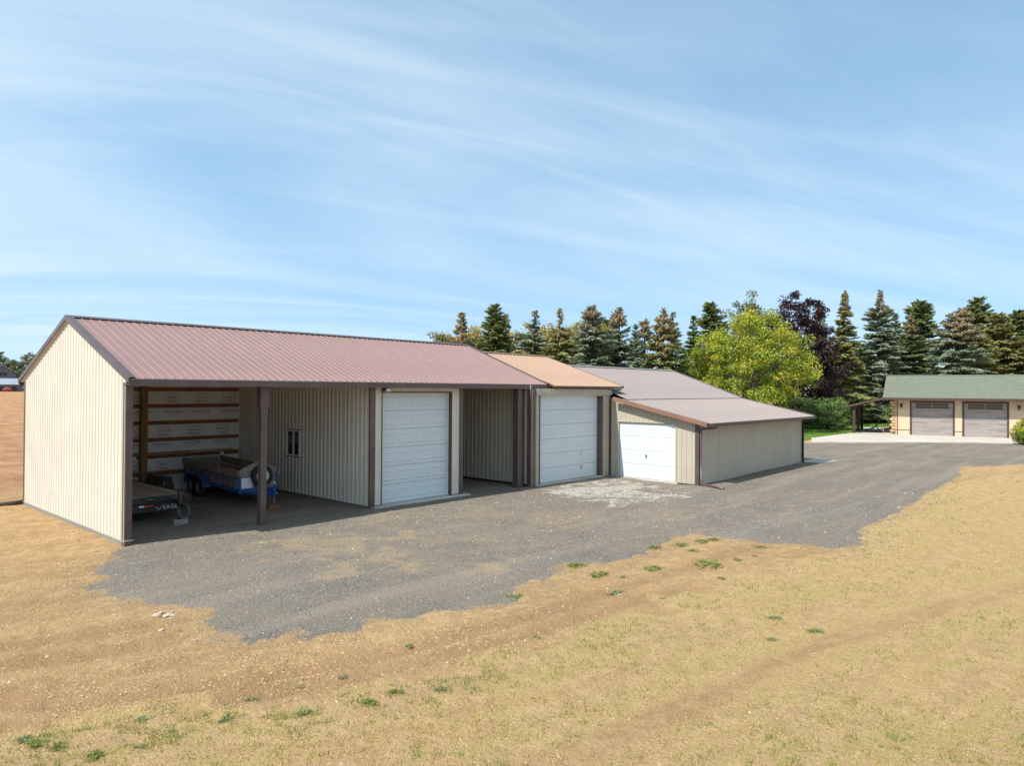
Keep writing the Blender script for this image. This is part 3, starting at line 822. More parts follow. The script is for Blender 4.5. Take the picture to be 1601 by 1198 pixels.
# back wall: outer sheets, wrap, columns and girts seen from inside
siding(shed, (SX1, SB), (-1, 0), (0, 1), SX1-SX0, 0.10, wt, M['tan'])
wrap = MB().box(SX0+0.13, 13.6, SB-0.035, SB-0.006, 0.0, wt+0.08).build('insulation_wrap', M['wrap'], shed)
for k in range(6):
    z = 0.68+0.615*k
    MB().bbox(SX0+0.14, 13.55, SB-0.085, SB-0.046, z-0.075, z+0.065, 0.004).build('girt', M['girt'], shed)
MB().bbox(SX0+0.14, 13.55, SB-0.18, SB-0.046, 1.365, 1.40, 0.004).build('girt_shelf', M['lumber'], shed)
MB().bbox(SX0+0.14, 13.55, SB-0.16, SB-0.046, 0.748, 0.783, 0.004).build('girt_shelf', M['lumber'], shed)
for x in (6.75, 9.82):
    MB().bbox(x, x+0.22, SB-0.28, SB-0.09, -0.1, wt, 0.008).build('column', M['column'], shed)
for x in (9.55, 12.75):
    MB().bbox(x, x+0.14, SB-0.20, SB-0.182, 1.22, 1.33, 0.004).build('outlet_box', M['white'], shed)
# stamps printed on the wrap: boxed marks and lines of print too faint to read
r = random.Random(5)
zsp = [0.68+0.615*k for k in range(6)]
def stamp_box(x, z0, z1, w):
    mb = MB(); y = SB-0.0375; h = 0.38; t = 0.022
    za = z0; zb_ = min(z0+h, z1)
    mb.box(x, x+t, y, y+0.001, za, zb_).box(x+w-t, x+w, y, y+0.001, za, zb_).box(x+t, x+w-t, y, y+0.001, zb_-t, zb_)
    for row in (0.05, 0.20):
        p = x+0.06
        while p < x+w-0.09:
            q = r.uniform(0.02, 0.05)
            if za+row+0.10 < zb_-0.02: mb.box(p, p+q, y-0.0002, y+0.001, za+row, za+row+r.uniform(0.07, 0.105))
            p += q+r.uniform(0.012, 0.022)
    mb.build('printed_stamp', M['print'], wrap, world=False)
def stamp_line(x, z, w, m):
    mb = MB(); y = SB-0.0375
    p = x
    while p < x+w:
        q = r.uniform(0.025, 0.06); mb.box(p, p+q, y, y+0.001, z, z+r.uniform(0.055, 0.095)); p += q+r.uniform(0.012, 0.03)
    p = x+0.12
    while p < x+w-0.12:
        q = r.uniform(0.03, 0.1); mb.box(p, p+q, y, y+0.001, z-0.07, z-0.05); p += q+0.02
    mb.build('printed_line', M[m], wrap, world=False)
for k in (0, 2, 4):
    off = {0: 0.1, 2: 0.12, 4: 0.38}[k]
    for j in range(-3, 4):
        x = 10.35+off+1.10*j
        if SX0+0.2 < x < 13.0: stamp_box(x, zsp[k]+0.07, zsp[k+1]-0.08, 0.46)
for k in (1, 3):
    for j in range(-3, 4):
        x = 10.3+(0.0 if k == 1 else 0.34)+1.10*j
        if SX0+0.2 < x < 12.9: stamp_line(x, zsp[k]+(0.40 if k == 1 else 0.36), 0.68, 'print' if k == 1 else 'print_grey')
# partition with the window, facing the open bay
siding(shed, (13.6, SB-0.03), (0, -1), (-1, 0), SB-0.03-SF, 0.06, lambda s: gable_top(SB-0.03-s)+0.02, M['tan'], [(SB-0.03-23.1, SB-0.03-22.22, 1.38, 2.32)])
MB().prism([(13.612, SF+0.02, 0.0), (13.612, SB-0.04, 0.0), (13.612, SB-0.04, gable_top(SB)), (13.612, RY, gable_top(RY)), (13.612, SF+0.02, gable_top(SF))], (0.12, 0, 0)).build('wall_frame', M['core'], shed)
window_unit(shed, (13.6, 23.1), (0, -1), (-1, 0), 0.88, 0.94, 1.38)
MB().bbox(13.565, 13.72, SF+0.03, SB-0.06, -0.2, 0.075, 0.006).build('skirt_board', M['core'], shed)
# front of the closed bay with the six-row door
D1 = (14.05, 17.12)
siding(shed, (13.6, SF), (1, 0), (0, -1), 17.62-13.6, 0.09, wt, M['tan'], [(D1[0]-13.6, D1[1]-13.6, 0.0, 3.72)])
mb = MB(); mb.box(13.74, D1[0], SF+0.012, SF+0.15, 0.05, wt).box(D1[1], 17.6, SF+0.012, SF+0.15, 0.05, wt).box(D1[0], D1[1], SF+0.012, SF+0.15, 3.74, wt)
mb.build('wall_frame', M['core'], shed)
MB().bbox(13.545, 13.76, SF-0.045, SF+0.03, 0.02, wt+0.02, 0.006).build('corner_trim', M['trim'], shed)
MB().bbox(17.50, 17.66, SF-0.045, SF+0.20, 0.02, wt+0.02, 0.006).build('corner_trim', M['trim'], shed)
MB().bbox(D1[1]-0.008, D1[1]+0.03, SF-0.02, SF+0.24, 0.06, 3.73, 0.004).build('door_jamb', M['trim'], shed)
MB().bbox(D1[0]-0.03, D1[0]+0.008, SF-0.02, SF+0.24, 0.06, 3.73, 0.004).build('door_jamb', M['trim'], shed)
MB().bbox(D1[0]-0.03, D1[1]+0.03, SF-0.025, SF+0.24, 3.705, 3.745, 0.004).build('door_head', M['trim'], shed)
garage_door(shed, (D1[0]+0.01, SF+0.20), (1, 0), (0, -1), D1[1]-D1[0]-0.02, 3.65, 0.06, 6, 4, True, M['white_door'])
mb = MB(); mb.box(D1[1]-0.045, D1[1]-0.01, SF+0.14, SF+0.19, 0.06, 3.70).box(D1[0]+0.01, D1[0]+0.03, SF+0.14, SF+0.19, 0.06, 3.70); mb.build('door_stop', M['white'], shed)
MB().bbox(13.66, 17.85, SF-0.26, SF+0.4, -0.15, 0.055, 0.01).build('threshold_slab', M['concrete'], shed)
fl = MB().bbox(14.02, 14.16, SF-0.12, SF-0.03, 3.80, 3.86, 0.01).bbox(13.95, 14.24, SF-0.26, SF-0.10, 3.745, 3.83, 0.02).build('floodlight', M['black'], shed)
MB().box(14.00, 14.20, SF-0.266, SF-0.255, 3.755, 3.82).build('lens', M['lamp'], fl, world=False)
MB().box(13.99, 14.21, SF-0.25, SF-0.11, 3.735, 3.744).build('lens', M['lamp'], fl, world=False)
# right-hand side wall of the closed bay (breezeway)
siding(shed, (17.64, SF+0.05), (0, 1), (1, 0), SB-SF-0.1, 0.06, lambda s: gable_top(SF+0.05+s)+0.02, M['tan'])
# free-standing posts of the open bay and of the breezeway
MB().bbox(9.84, 10.02, SF-0.06, SF+0.12, -0.2, 3.90, 0.008).build('post', M['trim'], shed)
MB().bbox(9.81, 10.07, SF-0.085, SF+0.14, 3.27, 3.90, 0.008).build('post_cap', M['trim'], shed)
MB().bbox(20.42, 20.66, SF-0.25, SF+0.02, -0.2, wt, 0.008).build('post', M['trim'], shed)
MB().bbox(20.68, 20.86, SF-0.18, SF-0.02, -0.2, wt, 0.008).build('post', M['brown_wood'], shed)
MB().bbox(SX0+0.16, 13.58, SF+0.02, SF+0.12, EZ-0.165, EZ-0.14, 0.005).build('header_beam', M['trim'], shed)
MB().bbox(17.66, 20.9, SF+0.02, SF+0.12, EZ-0.165, EZ-0.14, 0.005).build('header_beam', M['trim'], shed)
MB().box(SX0+0.135, SX0+0.15, SF+0.2, SB-0.05, 0.1, wt).build('added_gable_wrap', M['wrap'], shed)  # unseen white lining, added to bounce light into the open bay
# roof
RX0, RX1 = 6.31, 22.1
deck(shed, RX0+0.02, 17.62, [(EY+0.01, EZ), (RY, RZ), (BY-0.01, EZ)], 0.07, M['wrap'])  # underside made white so that it bounces light into the bay
deck(shed, 17.62, RX1-0.02, [(EY+0.01, EZ), (RY, RZ), (BY-0.01, EZ)], 0.07, M['core'])
roof_slope(shed, RX0, RX1, EY, EZ, RY, RZ, M['roof_mauve'])
roof_slope(shed, RX0, RX1, BY, EZ, RY, RZ, M['roof_mauve'])
ridge_cap(shed, RX0-0.03, RX1+0.03, RY, RZ, SL, M['trim'])
eave_trim(shed, RX0, RX1, EY+0.03, EZ, M['trim'], 0.16)
eave_trim(shed, RX0, RX1, BY-0.03, EZ, M['trim'], 0.16, s=1)
MB().box(RX0+0.02, RX1-0.02, EY+0.032, SF+0.10, EZ-0.135, EZ-0.115).build('soffit', M['trim'], shed)
for x, o_ in ((RX0, -1), (RX1, 1)):
    rake(shed, x, EY-0.01, EZ-0.004, RY, RZ, M['trim'], o_, 0.13)
    rake(shed, x, BY+0.01, EZ-0.004, RY, RZ, M['trim'], o_, 0.13)

# ------------------------------------------------------------------ middle shop with orange roof
shop = thing('workshop', 'small tan metal workshop with faded orange roof and tall white door', 'shop', (23.8, 21.8, 0))
OX0, OX1, OF, OB = 20.95, 26.5, 17.70, 26.3
OEY, OEZ, ORY, ORZ = 17.45, 3.985, 22.1, 5.50
OSL = (ORZ-OEZ)/(ORY-OEY)
ow = 3.84
D2 = (21.50, 25.78)
siding(shop, (OX0, OB), (0, -1), (-1, 0), OB-OF, 0.10, 4.0, M['tan_old'])
MB().box(OX0+0.012, OX0+0.14, OF+0.02, OB, 0.0, 4.0).build('wall_frame', M['core'], shop)
MB().bbox(OX0-0.02, OX0+0.10, OF+0.02, OB, -0.2, 0.11, 0.006).build('skirt_board', M['black'], shop)
siding(shop, (OX0, OF), (1, 0), (0, -1), OX1-OX0, 0.0, ow, M['tan_old'], [(D2[0]-OX0, D2[1]-OX0, -0.1, 3.60)])
mb = MB(); mb.box(OX0+0.15, D2[0], OF+0.012, OF+0.15, 0.0, ow).box(D2[1], OX1-0.02, OF+0.012, OF+0.15, 0.0, ow).box(D2[0], D2[1], OF+0.012, OF+0.15, 3.62, ow); mb.build('wall_frame', M['core'], shop)
siding(shop, (21.22, OF-0.07), (1, 0), (0, -1), 26.56-21.22, 3.605, ow+0.03, M['tan_old'], name='header_panel')
MB().box(21.22, 26.56, OF-0.06, OF-0.02, 3.61, ow+0.02).build('header_backing', M['tan_old'], shop)
siding(shop, (OX1, OF), (0, 1), (1, 0), OB-OF, 0.0, 4.0, M['tan_old'])
MB().bbox(OX0-0.045, OX0+0.03, OF-0.045, OF+0.16, 0.0, ow, 0.006).build('corner_trim', M['trim'], shop)
MB().bbox(21.06, 21.20, OF-0.05, OF+0.02, 0.0, ow, 0.006).build('corner_trim', M['trim'], shop)
for a, b in ((D2[0]-0.03, D2[0]+0.006), (D2[1]-0.006, D2[1]+0.11)):
    MB().bbox(a, b, OF-0.035, OF+0.26, 0.02, 3.60, 0.004).build('door_jamb', M['trim'], shop)
MB().bbox(D2[0]-0.02, D2[1]+0.02, OF-0.02, OF+0.26, 3.575, 3.603, 0.004).build('door_head', M['white'], shop)
garage_door(shop, (D2[0]+0.01, OF+0.2), (1, 0), (0, -1), D2[1]-D2[0]-0.02, 3.53, 0.045, 6, 1, False, M['white_door'], (3.05, 0.45, 'D'))
MB().bbox(D2[0]-0.1, D2[1]+0.2, OF-0.06, OF+0.4, -0.2, 0.04, 0.01).build('threshold_slab', M['concrete'], shop)
OBY = 2*ORY-OEY
deck(shop, 22.2, 27.16, [(OEY+0.01, OEZ), (ORY, ORZ), (OBY-0.01, OEZ)], 0.07, M['girt'])
roof_slope(shop, 22.18, 27.18, OEY, OEZ, ORY, ORZ, M['roof_orange'])
roof_slope(shop, 22.18, 27.18, OBY, OEZ, ORY, ORZ, M['roof_orange'])
ridge_cap(shop, 22.19, 27.2, ORY, ORZ, OSL, M['trim_copper'])
eave_trim(shop, 22.2, 27.18, OEY+0.035, OEZ, M['trim'], 0.05)
rake(shop, 27.17, OEY-0.01, OEZ-0.02, ORY, ORZ-0.02, M['trim'], 1, 0.10, 0.03)
MB().bbox(26.45, 27.12, OEY+0.05, OEY+0.11, OEZ-0.17, OEZ-0.09, 0.008).build('lookout', M['trim'], shop)

# ------------------------------------------------------------------ lean-to shop with faded brown roof
lean = thing('lean_to_shop', 'long low tan shop with faded brown lean-to roof and small white door', 'shop', (32.5, 18.0, 0))
LX0, LX1, LF = 26.5, 38.35, 13.36
LEY, LEZ, LSY, LSZ = 12.82, 2.50, 17.0, 3.42
UY, UZ, LRY, LRZ = 16.85, 3.385, 21.35, 5.05
LS1 = (LSZ-LEZ)/(LSY-LEY); LS2 = (LRZ-UZ)/(LRY-UY)
def lean_top(y): return LEZ+LS1*(y-LEY)-0.07
D3 = (14.38, 17.20)
fl_ = LX0-0.06
# front facing the yard, narrow end of the lean-to
siding(lean, (fl_, 17.66), (0, -1), (-1, 0), 17.66-LF, -0.02, lambda s: lean_top(17.66-s), M['tan_old'], [(17.66-D3[1], 17.66-D3[0], -0.1, 2.44)])
mb = MB()
mb.prism([(fl_+0.012, LF+0.02, -0.05), (fl_+0.012, D3[0], -0.05), (fl_+0.012, D3[0], lean_top(D3[0])), (fl_+0.012, LF+0.02, lean_top(LF))], (0.12, 0, 0))
mb.prism([(fl_+0.012, D3[1], -0.05), (fl_+0.012, 17.65, -0.05), (fl_+0.012, 17.65, lean_top(17.65)), (fl_+0.012, D3[1], lean_top(D3[1]))], (0.12, 0, 0))
mb.prism([(fl_+0.012, D3[0], 2.46), (fl_+0.012, D3[1], 2.46), (fl_+0.012, D3[1], lean_top(D3[1])), (fl_+0.012, D3[0], lean_top(D3[0]))], (0.12, 0, 0))
mb.build('wall_frame', M['core'], lean)
MB().bbox(fl_-0.035, fl_+0.2, D3[1]-0.006, D3[1]+0.05, -0.02, 2.44, 0.004).build('door_jamb', M['tan_old'], lean)
MB().bbox(fl_-0.035, fl_+0.2, D3[0]-0.05, D3[0]+0.006, -0.02, 2.44, 0.004).build('door_jamb', M['tan_old'], lean)
MB().bbox(fl_-0.03, fl_+0.2, D3[0]-0.04, D3[1]+0.04, 2.425, 2.455, 0.004).build('door_head', M['tan_old'], lean)
garage_door(lean, (fl_+0.06, D3[1]-0.01), (0, -1), (-1, 0), D3[1]-D3[0]-0.02, 2.42, 0.0, 4, 1, False, M['white_door'], (1.36, 0.98, 'T'))
MB().bbox(fl_-0.08, fl_+0.4, D3[0]-0.1, D3[1]+0.1, -0.25, -0.008, 0.01).build('threshold_slab', M['concrete'], lean)
MB().bbox(fl_-0.045, fl_+0.05, 17.60, 17.67, -0.05, lean_top(17.6), 0.005).build('corner_trim', M['trim'], lean)
MB().bbox(fl_-0.045, fl_+0.12, LF-0.05, LF+0.13, -0.05, lean_top(LF)+0.02, 0.005).build('corner_trim', M['trim'], lean)
# long side wall
siding(lean, (LX0-0.05, LF), (1, 0), (0, -1), LX1-LX0+0.05, -0.04, lean_top(LF), M['tan_old'])
MB().box(LX0+0.08, LX1-0.02, LF+0.012, LF+0.13, -0.1, lean_top(LF)).build('wall_frame', M['core'], lean)
MB().bbox(LX1-0.06, LX1+0.04, LF-0.05, LF+0.06, -0.05, lean_top(LF)+0.02, 0.005).build('corner_trim', M['trim'], lean)
siding(lean, (LX1, LF), (0, 1), (1, 0), 25.6-LF, -0.04, lambda s: (lean_top(LF+s) if LF+s < 16.9 else UZ+LS2*(4.5-abs(LF+s-LRY))-0.12), M['tan_old'])
MB().prism([(LX1-0.13, LF+0.14, 0), (LX1-0.13, 25.5, 0), (LX1-0.13, 25.5, 3.5), (LX1-0.13, LRY, 4.9), (LX1-0.13, 17, 3.35), (LX1-0.13, LF+0.14, 2.5)], (0.115, 0, 0)).build('wall_frame', M['core'], lean)
MB().box(26.7, LX1-0.14, 25.4, 25.5, 0, 3.5).build('wall_frame', M['core'], lean)
# roof: steep upper slope, lower pitch over the lean-to, a lap seam between them
LRX0, LRX1 = 26.12, 38.72
LBY = 2*LRY-UY
deck(lean, LRX0+0.02, LRX1-0.02, [(LEY+0.01, LEZ), (LSY, LSZ)], 0.06, M['girt'])
deck(lean, 27.22, LRX1-0.02, [(UY+0.6, UZ+0.035+0.6*LS2), (LRY, LRZ), (LBY, UZ+0.03)], 0.06, M['girt'])
roof_slope(lean, LRX0, LRX1, LEY, LEZ, LSY, LSZ, M['roof_grey'])
roof_slope(lean, 26.56, LRX1, UY, UZ+0.035, LRY, LRZ, M['roof_grey'])
roof_slope(lean, 26.56, LRX1, LBY, UZ+0.035, LRY, LRZ, M['roof_grey'])
ridge_cap(lean, 26.56, LRX1+0.02, LRY, LRZ, LS2, M['roof_grey'])
rake(lean, LRX0, LEY-0.01, LEZ, LSY+0.3, LSZ+0.3*LS1, M['trim_copper'], -1, 0.17, 0.10)
rake(lean, LRX1, LEY-0.01, LEZ, LSY, LSZ, M['roof_grey'], 1, 0.12, 0.10)
rake(lean, LRX1, UY-0.01, UZ+0.03, LRY, LRZ, M['roof_grey'], 1, 0.12, 0.10)
# gutter and downspouts
gut = MB(); prof = [(0, 0), (0, -0.10), (-0.07, -0.12), (-0.115, -0.05), (-0.115, 0.0), (-0.105, 0.0), (-0.10, -0.045), (-0.065, -0.108), (-0.01, -0.09), (-0.01, 0)]
gut.prism([(LRX0, LEY+0.02+a, LEZ-0.005+b) for a, b in prof], (LRX1-LRX0, 0, 0)); gut.build('gutter', M['trim'], lean)
yd = LF-0.10
MB().tube([(26.95, LEY-0.03, LEZ-0.10), (26.90, LEY-0.02, LEZ-0.19), (26.52, yd-0.02, LEZ-0.24), (26.46, yd, LEZ-0.34), (26.46, yd, 0.06), (26.42, yd-0.06, 0.03), (26.15, yd-0.6, 0.035), (25.75, yd-1.35, 0.03)], 0.042, 8).build('downspout', M['trim'], lean, smooth=True)
MB().tube([(38.25, LEY, LEZ-0.1), (38.25, LF-0.10, LEZ-0.3), (38.25, LF-0.10, 0.12), (38.0, LF-0.22, 0.03)], 0.042, 8).build('downspout', M['black'], lean, smooth=True)

# ------------------------------------------------------------------ log garage with green roof (local: x along the front, y into the house)
HO = Vector((69.26, 15.99, 0.05)); HR = math.radians(-80.0)
house = thing('log_garage', 'tan log-style garage with green shingle roof and two grey plank doors', 'garage', HO, HR)
def hb(mb, name, m, parent=None, smooth=False): return mb.build(name, m, parent or house, smooth, world=False)
HD = [(1.24, 4.34), (5.12, 8.15)]; HL = 15.0; HDEP = 9.4
def lap_wall(a0, a1, z0, z1):
    mb = MB(); z = z0
    while z < z1-0.01:
        e = min(z+0.205, z1)
        mb.prism([(a0, 0.0, z), (a0, -0.030, z+0.008), (a0, -0.012, e), (a0, 0.0, e)], (a1-a0, 0, 0)); z += 0.205
    return hb(mb, 'lap_siding', M['house'])
WTOP = 3.12
lap_wall(0, HD[0][0]-0.12, 0.42, WTOP); lap_wall(HD[0][1]+0.12, HD[1][0]-0.12, 0.42, WTOP); lap_wall(HD[1][1]+0.12, HL, 0.42, WTOP)
lap_wall(HD[0][0]-0.12, HD[0][1]+0.12, 2.98, WTOP); lap_wall(HD[1][0]-0.12, HD[1][1]+0.12, 2.98, WTOP)
for a0, a1 in ((0, HD[0][0]-0.12), (HD[0][1]+0.12, HD[1][0]-0.12), (HD[1][1]+0.12, HL)):
    hb(MB().bbox(a0, a1, -0.02, 0.0, -0.1, 0.40, 0.004), 'base_panel', M['house'])
    hb(MB().bbox(a0, a1, -0.06, 0.0, 0.40, 0.44, 0.004), 'base_ledge', M['brown_wood'])
mb = MB()
for a0, a1, z0, z1 in ((0, HD[0][0], -0.1, WTOP+0.4), (HD[0][1], HD[1][0], -0.1, WTOP+0.4), (HD[1][1], HL, -0.1, WTOP+0.4), (HD[0][0], HD[0][1], 2.95, WTOP+0.4), (HD[1][0], HD[1][1], 2.95, WTOP+0.4)):
    mb.box(a0, a1, 0.003, 0.16, z0, z1)
mb.box(0.02, 0.16, 0.16, HDEP, -0.1, WTOP+0.4).box(HL-0.16, HL, 0.16, HDEP, -0.1, WTOP+0.4).box(0.16, HL-0.16, HDEP-0.15, HDEP, -0.1, WTOP+0.4)
mb.prism([(0.02, 0.0, WTOP+0.4), (0.02, HDEP/2, WTOP+2.0), (0.02, HDEP, WTOP+0.4)], (0.12, 0, 0))
hb(mb, 'wall', M['house'])
for d0, d1 in HD:
    for a, b in ((d0-0.12, d0), (d1, d1+0.12)): hb(MB().bbox(a, b, -0.07, 0.12, -0.05, 2.98, 0.008), 'door_trim', M['brown_wood'])
    hb(MB().bbox(d0-0.12, d1+0.12, -0.072, 0.12, 2.98-0.13, 2.985, 0.008), 'door_trim', M['brown_wood'])
    w = d1-d0; h = 2.85; rows = 5
    g = hb(MB().box(d0+0.005, d1-0.005, 0.085, 0.10, -0.02, h), 'garage_door', M['brown_wood'])
    for r_ in range(rows):
        z0 = r_*h/rows+0.004; z1 = (r_+1)*h/rows-0.004
        mb = MB()
        if r_ < rows-1: mb.bbox(d0+0.01, d1-0.01, 0.035, 0.084, z0, z1, 0.006)
        else:
            fa, fb, za, zb_ = d0+w*0.10, d1-w*0.10, z0+0.06, z1-0.05
            mb.box(d0+0.01, fa, 0.035, 0.084, z0, z1).box(fb, d1-0.01, 0.035, 0.084, z0, z1).box(fa, fb, 0.035, 0.084, z0, za).box(fa, fb, 0.035, 0.084, zb_, z1)
            mid = (fa+fb)/2
            mb.box(mid-0.035, mid+0.035, 0.035, 0.084, za, zb_)
        hb(mb, 'door_section', M['plank_door'], g)
    fm = MB()
    fm.box(fa, fb, 0.028, 0.05, (za+zb_)/2-0.012, (za+zb_)/2+0.012).box(mid-0.02, mid+0.02, 0.02, 0.034, za, zb_)
    fm.box(fa, fb, 0.025, 0.034, za-0.02, za+0.01).box(fa, fb, 0.025, 0.034, zb_-0.01, zb_+0.02)
    hb(fm, 'window_bar', M['ply_grey'], g)
    for a, b in ((fa, mid-0.035), (mid+0.035, fb)): hb(MB().box(a, b, 0.055, 0.065, za, zb_), 'pane', M['glass'], g)
# roof (two shingled slopes), fascia, soffit, gutter
HE, HEZ, HRY, HRZ = -1.15, 3.27, 3.55, 5.30
HS = (HRZ-HEZ)/(HRY-HE); hbk = 2*HRY-HE
for ye, nm in ((HE, 'roof_slope'), (hbk, 'roof_slope')):
    mb = MB()
    mb.prism([(-0.93, ye, HEZ), (-0.93, HRY, HRZ), (-0.93, HRY, HRZ-0.09), (-0.93, ye, HEZ-0.09)], (HL+1.9, 0, 0))
    hb(mb, nm, M['shingle'])
mb = MB(); mb.prism([(-0.94, HRY-0.14, HRZ-0.04), (-0.94, HRY, HRZ+0.035), (-0.94, HRY+0.14, HRZ-0.04), (-0.94, HRY, HRZ+0.0)], (HL+1.92, 0, 0)); hb(mb, 'ridge_cap', M['shingle'])
hb(MB().bbox(-0.95, HL+0.98, HE-0.035, HE-0.002, HEZ-0.20, HEZ-0.005, 0.006), 'fascia', M['brown_wood'])
hb(MB().box(-0.9, HL+0.9, HE, 0.0, HEZ-0.20, HEZ-0.18), 'soffit', M['brown_wood'])
for a in (-0.945, HL+0.955):
    for s_ in (HE, hbk):
        mb = MB(); mb.prism([(a, s_, HEZ-0.02), (a, HRY, HRZ-0.02), (a, HRY, HRZ-0.20), (a, s_, HEZ-0.20)], (0.03, 0, 0)); hb(mb, 'rake_board', M['brown_wood'])
# log ends at the corner, downspout
for k in range(11):
    z = 0.28+0.26*k; ln = 0.30 if k % 2 else 0.44
    hb(MB().tube([(0.02, 0.09, z), (-ln+0.03, 0.09, z), (-ln, 0.09, z)], [0.125, 0.125, 0.105], 12), 'log_end', M['log'], smooth=True)
hb(MB().tube([(0.14, HE+0.1, HEZ-0.2), (0.14, -0.08, HEZ-0.42), (0.14, -0.08, 0.05), (0.14, -0.3, 0.02)], 0.04, 8), 'downspout', mat('copper_brown', (0.24, 0.085, 0.045), 0.45), smooth=True)
for a in (0.46, 8.93):
    la = MB()
    la.bbox(a-0.06, a+0.06, -0.075, -0.045, 2.42, 2.68, 0.01).box(a-0.02, a+0.02, -0.22, -0.07, 2.70, 2.73)
    la.lathe([(0.0, 0.10), (0.05, 0.07), (0.125, -0.02), (0.125, -0.035)], (a, -0.21, 2.66), (0, 0, 1), 8)
    la.lathe([(0.085, 0.0), (0.06, -0.05), (0.0, -0.06)], (a, -0.21, 2.40), (0, 0, 1), 8)
    for q in range(4):
        t = PI/4+q*PI/2
        la.tube([(a+0.10*math.cos(t), -0.21+0.10*math.sin(t), 2.63), (a+0.08*math.cos(t), -0.21+0.08*math.sin(t), 2.40)], 0.012, 4)
    l = hb(la, 'wall_lantern', M['black'])
    hb(MB().lathe([(0.088, 0.0), (0.07, -0.22)], (a, -0.21, 2.62), (0, 0, 1), 8), 'lantern_glass', M['glass'], l)
hb(MB().bbox(7.75, 7.85, -0.14, -0.04, 3.00, 3.09, 0.01), 'security_camera', M['black'])
hb(MB().bbox(0.3, 0.4, -0.16, -0.04, 3.0, 3.08, 0.01), 'spotlight', M['white'])
# side porch
PS = (HEZ-0.02-2.36)/3.35
mb = MB(); mb.prism([(-0.93, -0.75, HEZ-0.02), (-4.28, -0.75, 2.36), (-4.28, -0.75, 2.22), (-0.93, -0.75, HEZ-0.18)], (0, 8.2, 0)); hb(mb, 'porch_roof', M['brown_wood'])
mb = MB(); mb.prism([(-0.93, -0.75, HEZ-0.012), (-4.30, -0.75, 2.368), (-4.30, -0.75, 2.385), (-0.93, -0.75, HEZ+0.006)], (0, 8.2, 0)); hb(mb, 'porch_shingles', M['shingle'])
for b_ in (-0.45, 3.2, 6.6):
    hb(MB().bbox(-3.42, -3.18, b_, b_+0.24, -0.1, 2.45, 0.012), 'porch_post', M['brown_wood'])
hb(MB().bbox(-3.44, -3.16, -0.6, 7.2, 2.28, 2.52, 0.012), 'porch_beam', M['brown_wood'])
# patio chair under the porch
ch = thing('patio_chair', 'beige bent-frame patio chair with dark cushions under the porch', 'chair', house.matrix_basis @ Vector((0,0,0)) if False else (HO+Matrix.Rotation(HR, 3, 'Z') @ Vector((-0.72, 1.6, 0.0))), HR+math.radians(20))
for s_ in (-0.30, 0.30):
    pts = []
    for t in np.linspace(0, 1, 14):
        a = PI*(1.15-1.35*t)
        pts.append((-0.05+0.42*math.cos(a), s_, 0.38+0.26*math.sin(a)))
    pts = [(-0.42, s_, 0.02)]+pts+[(0.30, s_, 0.02), (-0.35, s_, 0.02)]
    MB().tube(pts, 0.028, 7).build('frame', M['chair'], ch, True, world=False)
MB().bbox(-0.38, 0.30, -0.28, 0.28, 0.34, 0.46, 0.03, Matrix.Rotation(math.radians(-6), 4, 'Y')).build('seat', M['cushion'], ch, world=False)
MB().bbox(-0.06, 0.06, -0.28, 0.28, 0.0, 0.72, 0.03, Matrix.Translation((0.26, 0, 0.42)) @ Matrix.Rotation(math.radians(22), 4, 'Y')).build('backrest', M['cushion'], ch, world=False)
rc = thing('lounge_chair', 'dark reclining lounge chair left of the beige patio chair', 'chair', HO+Matrix.Rotation(HR, 3, 'Z') @ Vector((-1.75, 2.3, 0.0)), HR)
MB().bar((-0.75, -0.25, 0.12), (0.1, -0.25, 0.5), 0.04, 0.04).bar((-0.75, 0.25, 0.12), (0.1, 0.25, 0.5), 0.04, 0.04).bar((0.1, -0.25, 0.5), (0.5, -0.25, 0.02), 0.04, 0.04).bar((0.1, 0.25, 0.5), (0.5, 0.25, 0.02), 0.04, 0.04).bar((-0.75, -0.25, 0.12), (-0.7, -0.25, 0), 0.04, 0.04).bar((-0.75, 0.25, 0.12), (-0.7, 0.25, 0), 0.04, 0.04).build('frame', M['black'], rc, world=False)
MB().bar((-0.8, 0, 0.16), (0.05, 0, 0.54), 0.5, 0.08, (0, 0, 1)).build('seat', M['cushion'], rc, world=False)
MB().bar((0.02, 0, 0.5), (0.35, 0, 1.15), 0.5, 0.10, (-1, 0, 0)).build('backrest', M['cushion'], rc, world=False)

# ------------------------------------------------------------------ trailers
def wheel(parent, c, axis, r=0.33, w=0.20, rimmat=None, world=True):
    a = Vector(axis).normalized()
    t = MB().lathe([(r*0.58, -w*0.42), (r*0.72, -w*0.5), (r*0.92, -w*0.48), (r, -w*0.34), (r, w*0.34), (r*0.92, w*0.48), (r*0.72, w*0.5), (r*0.58, w*0.42)], c, a, 28)
    ty = t.build('tyre', M['rubber'], parent, True, world)
    rm = MB().lathe([(r*0.60, w*0.40), (r*0.55, w*0.42), (r*0.52, w*0.22), (r*0.30, w*0.30), (r*0.20, w*0.36), (r*0.15, w*0.36), (r*0.14, w*0.22), (0.0, w*0.22)], c, a, 24)
    ro = rm.build('rim', rimmat or M['white'], ty, True, world=False)
    cc = Vector(c); r0 = a.cross(Vector((0, 0, 1))).normalized(); r1 = a.cross(r0)
    hm = MB()
    for k in range(8):
        t_ = 2*PI*k/8
        p = cc+(r0*math.cos(t_)+r1*math.sin(t_))*r*0.41
        hm.lathe([(0.0, 0.003), (r*0.055, 0.003)], tuple(p+a*(w*0.27)), a, 8)  # flat black discs stand in for the shaded holes of the rim
    hm.lathe([(0.0, 0.03), (r*0.12, 0.02), (r*0.12, 0.0)], tuple(cc+a*(w*0.22)), a, 10)
    hm.build('rim_dark_disc', M['black'], ty, world=False)
    return ty
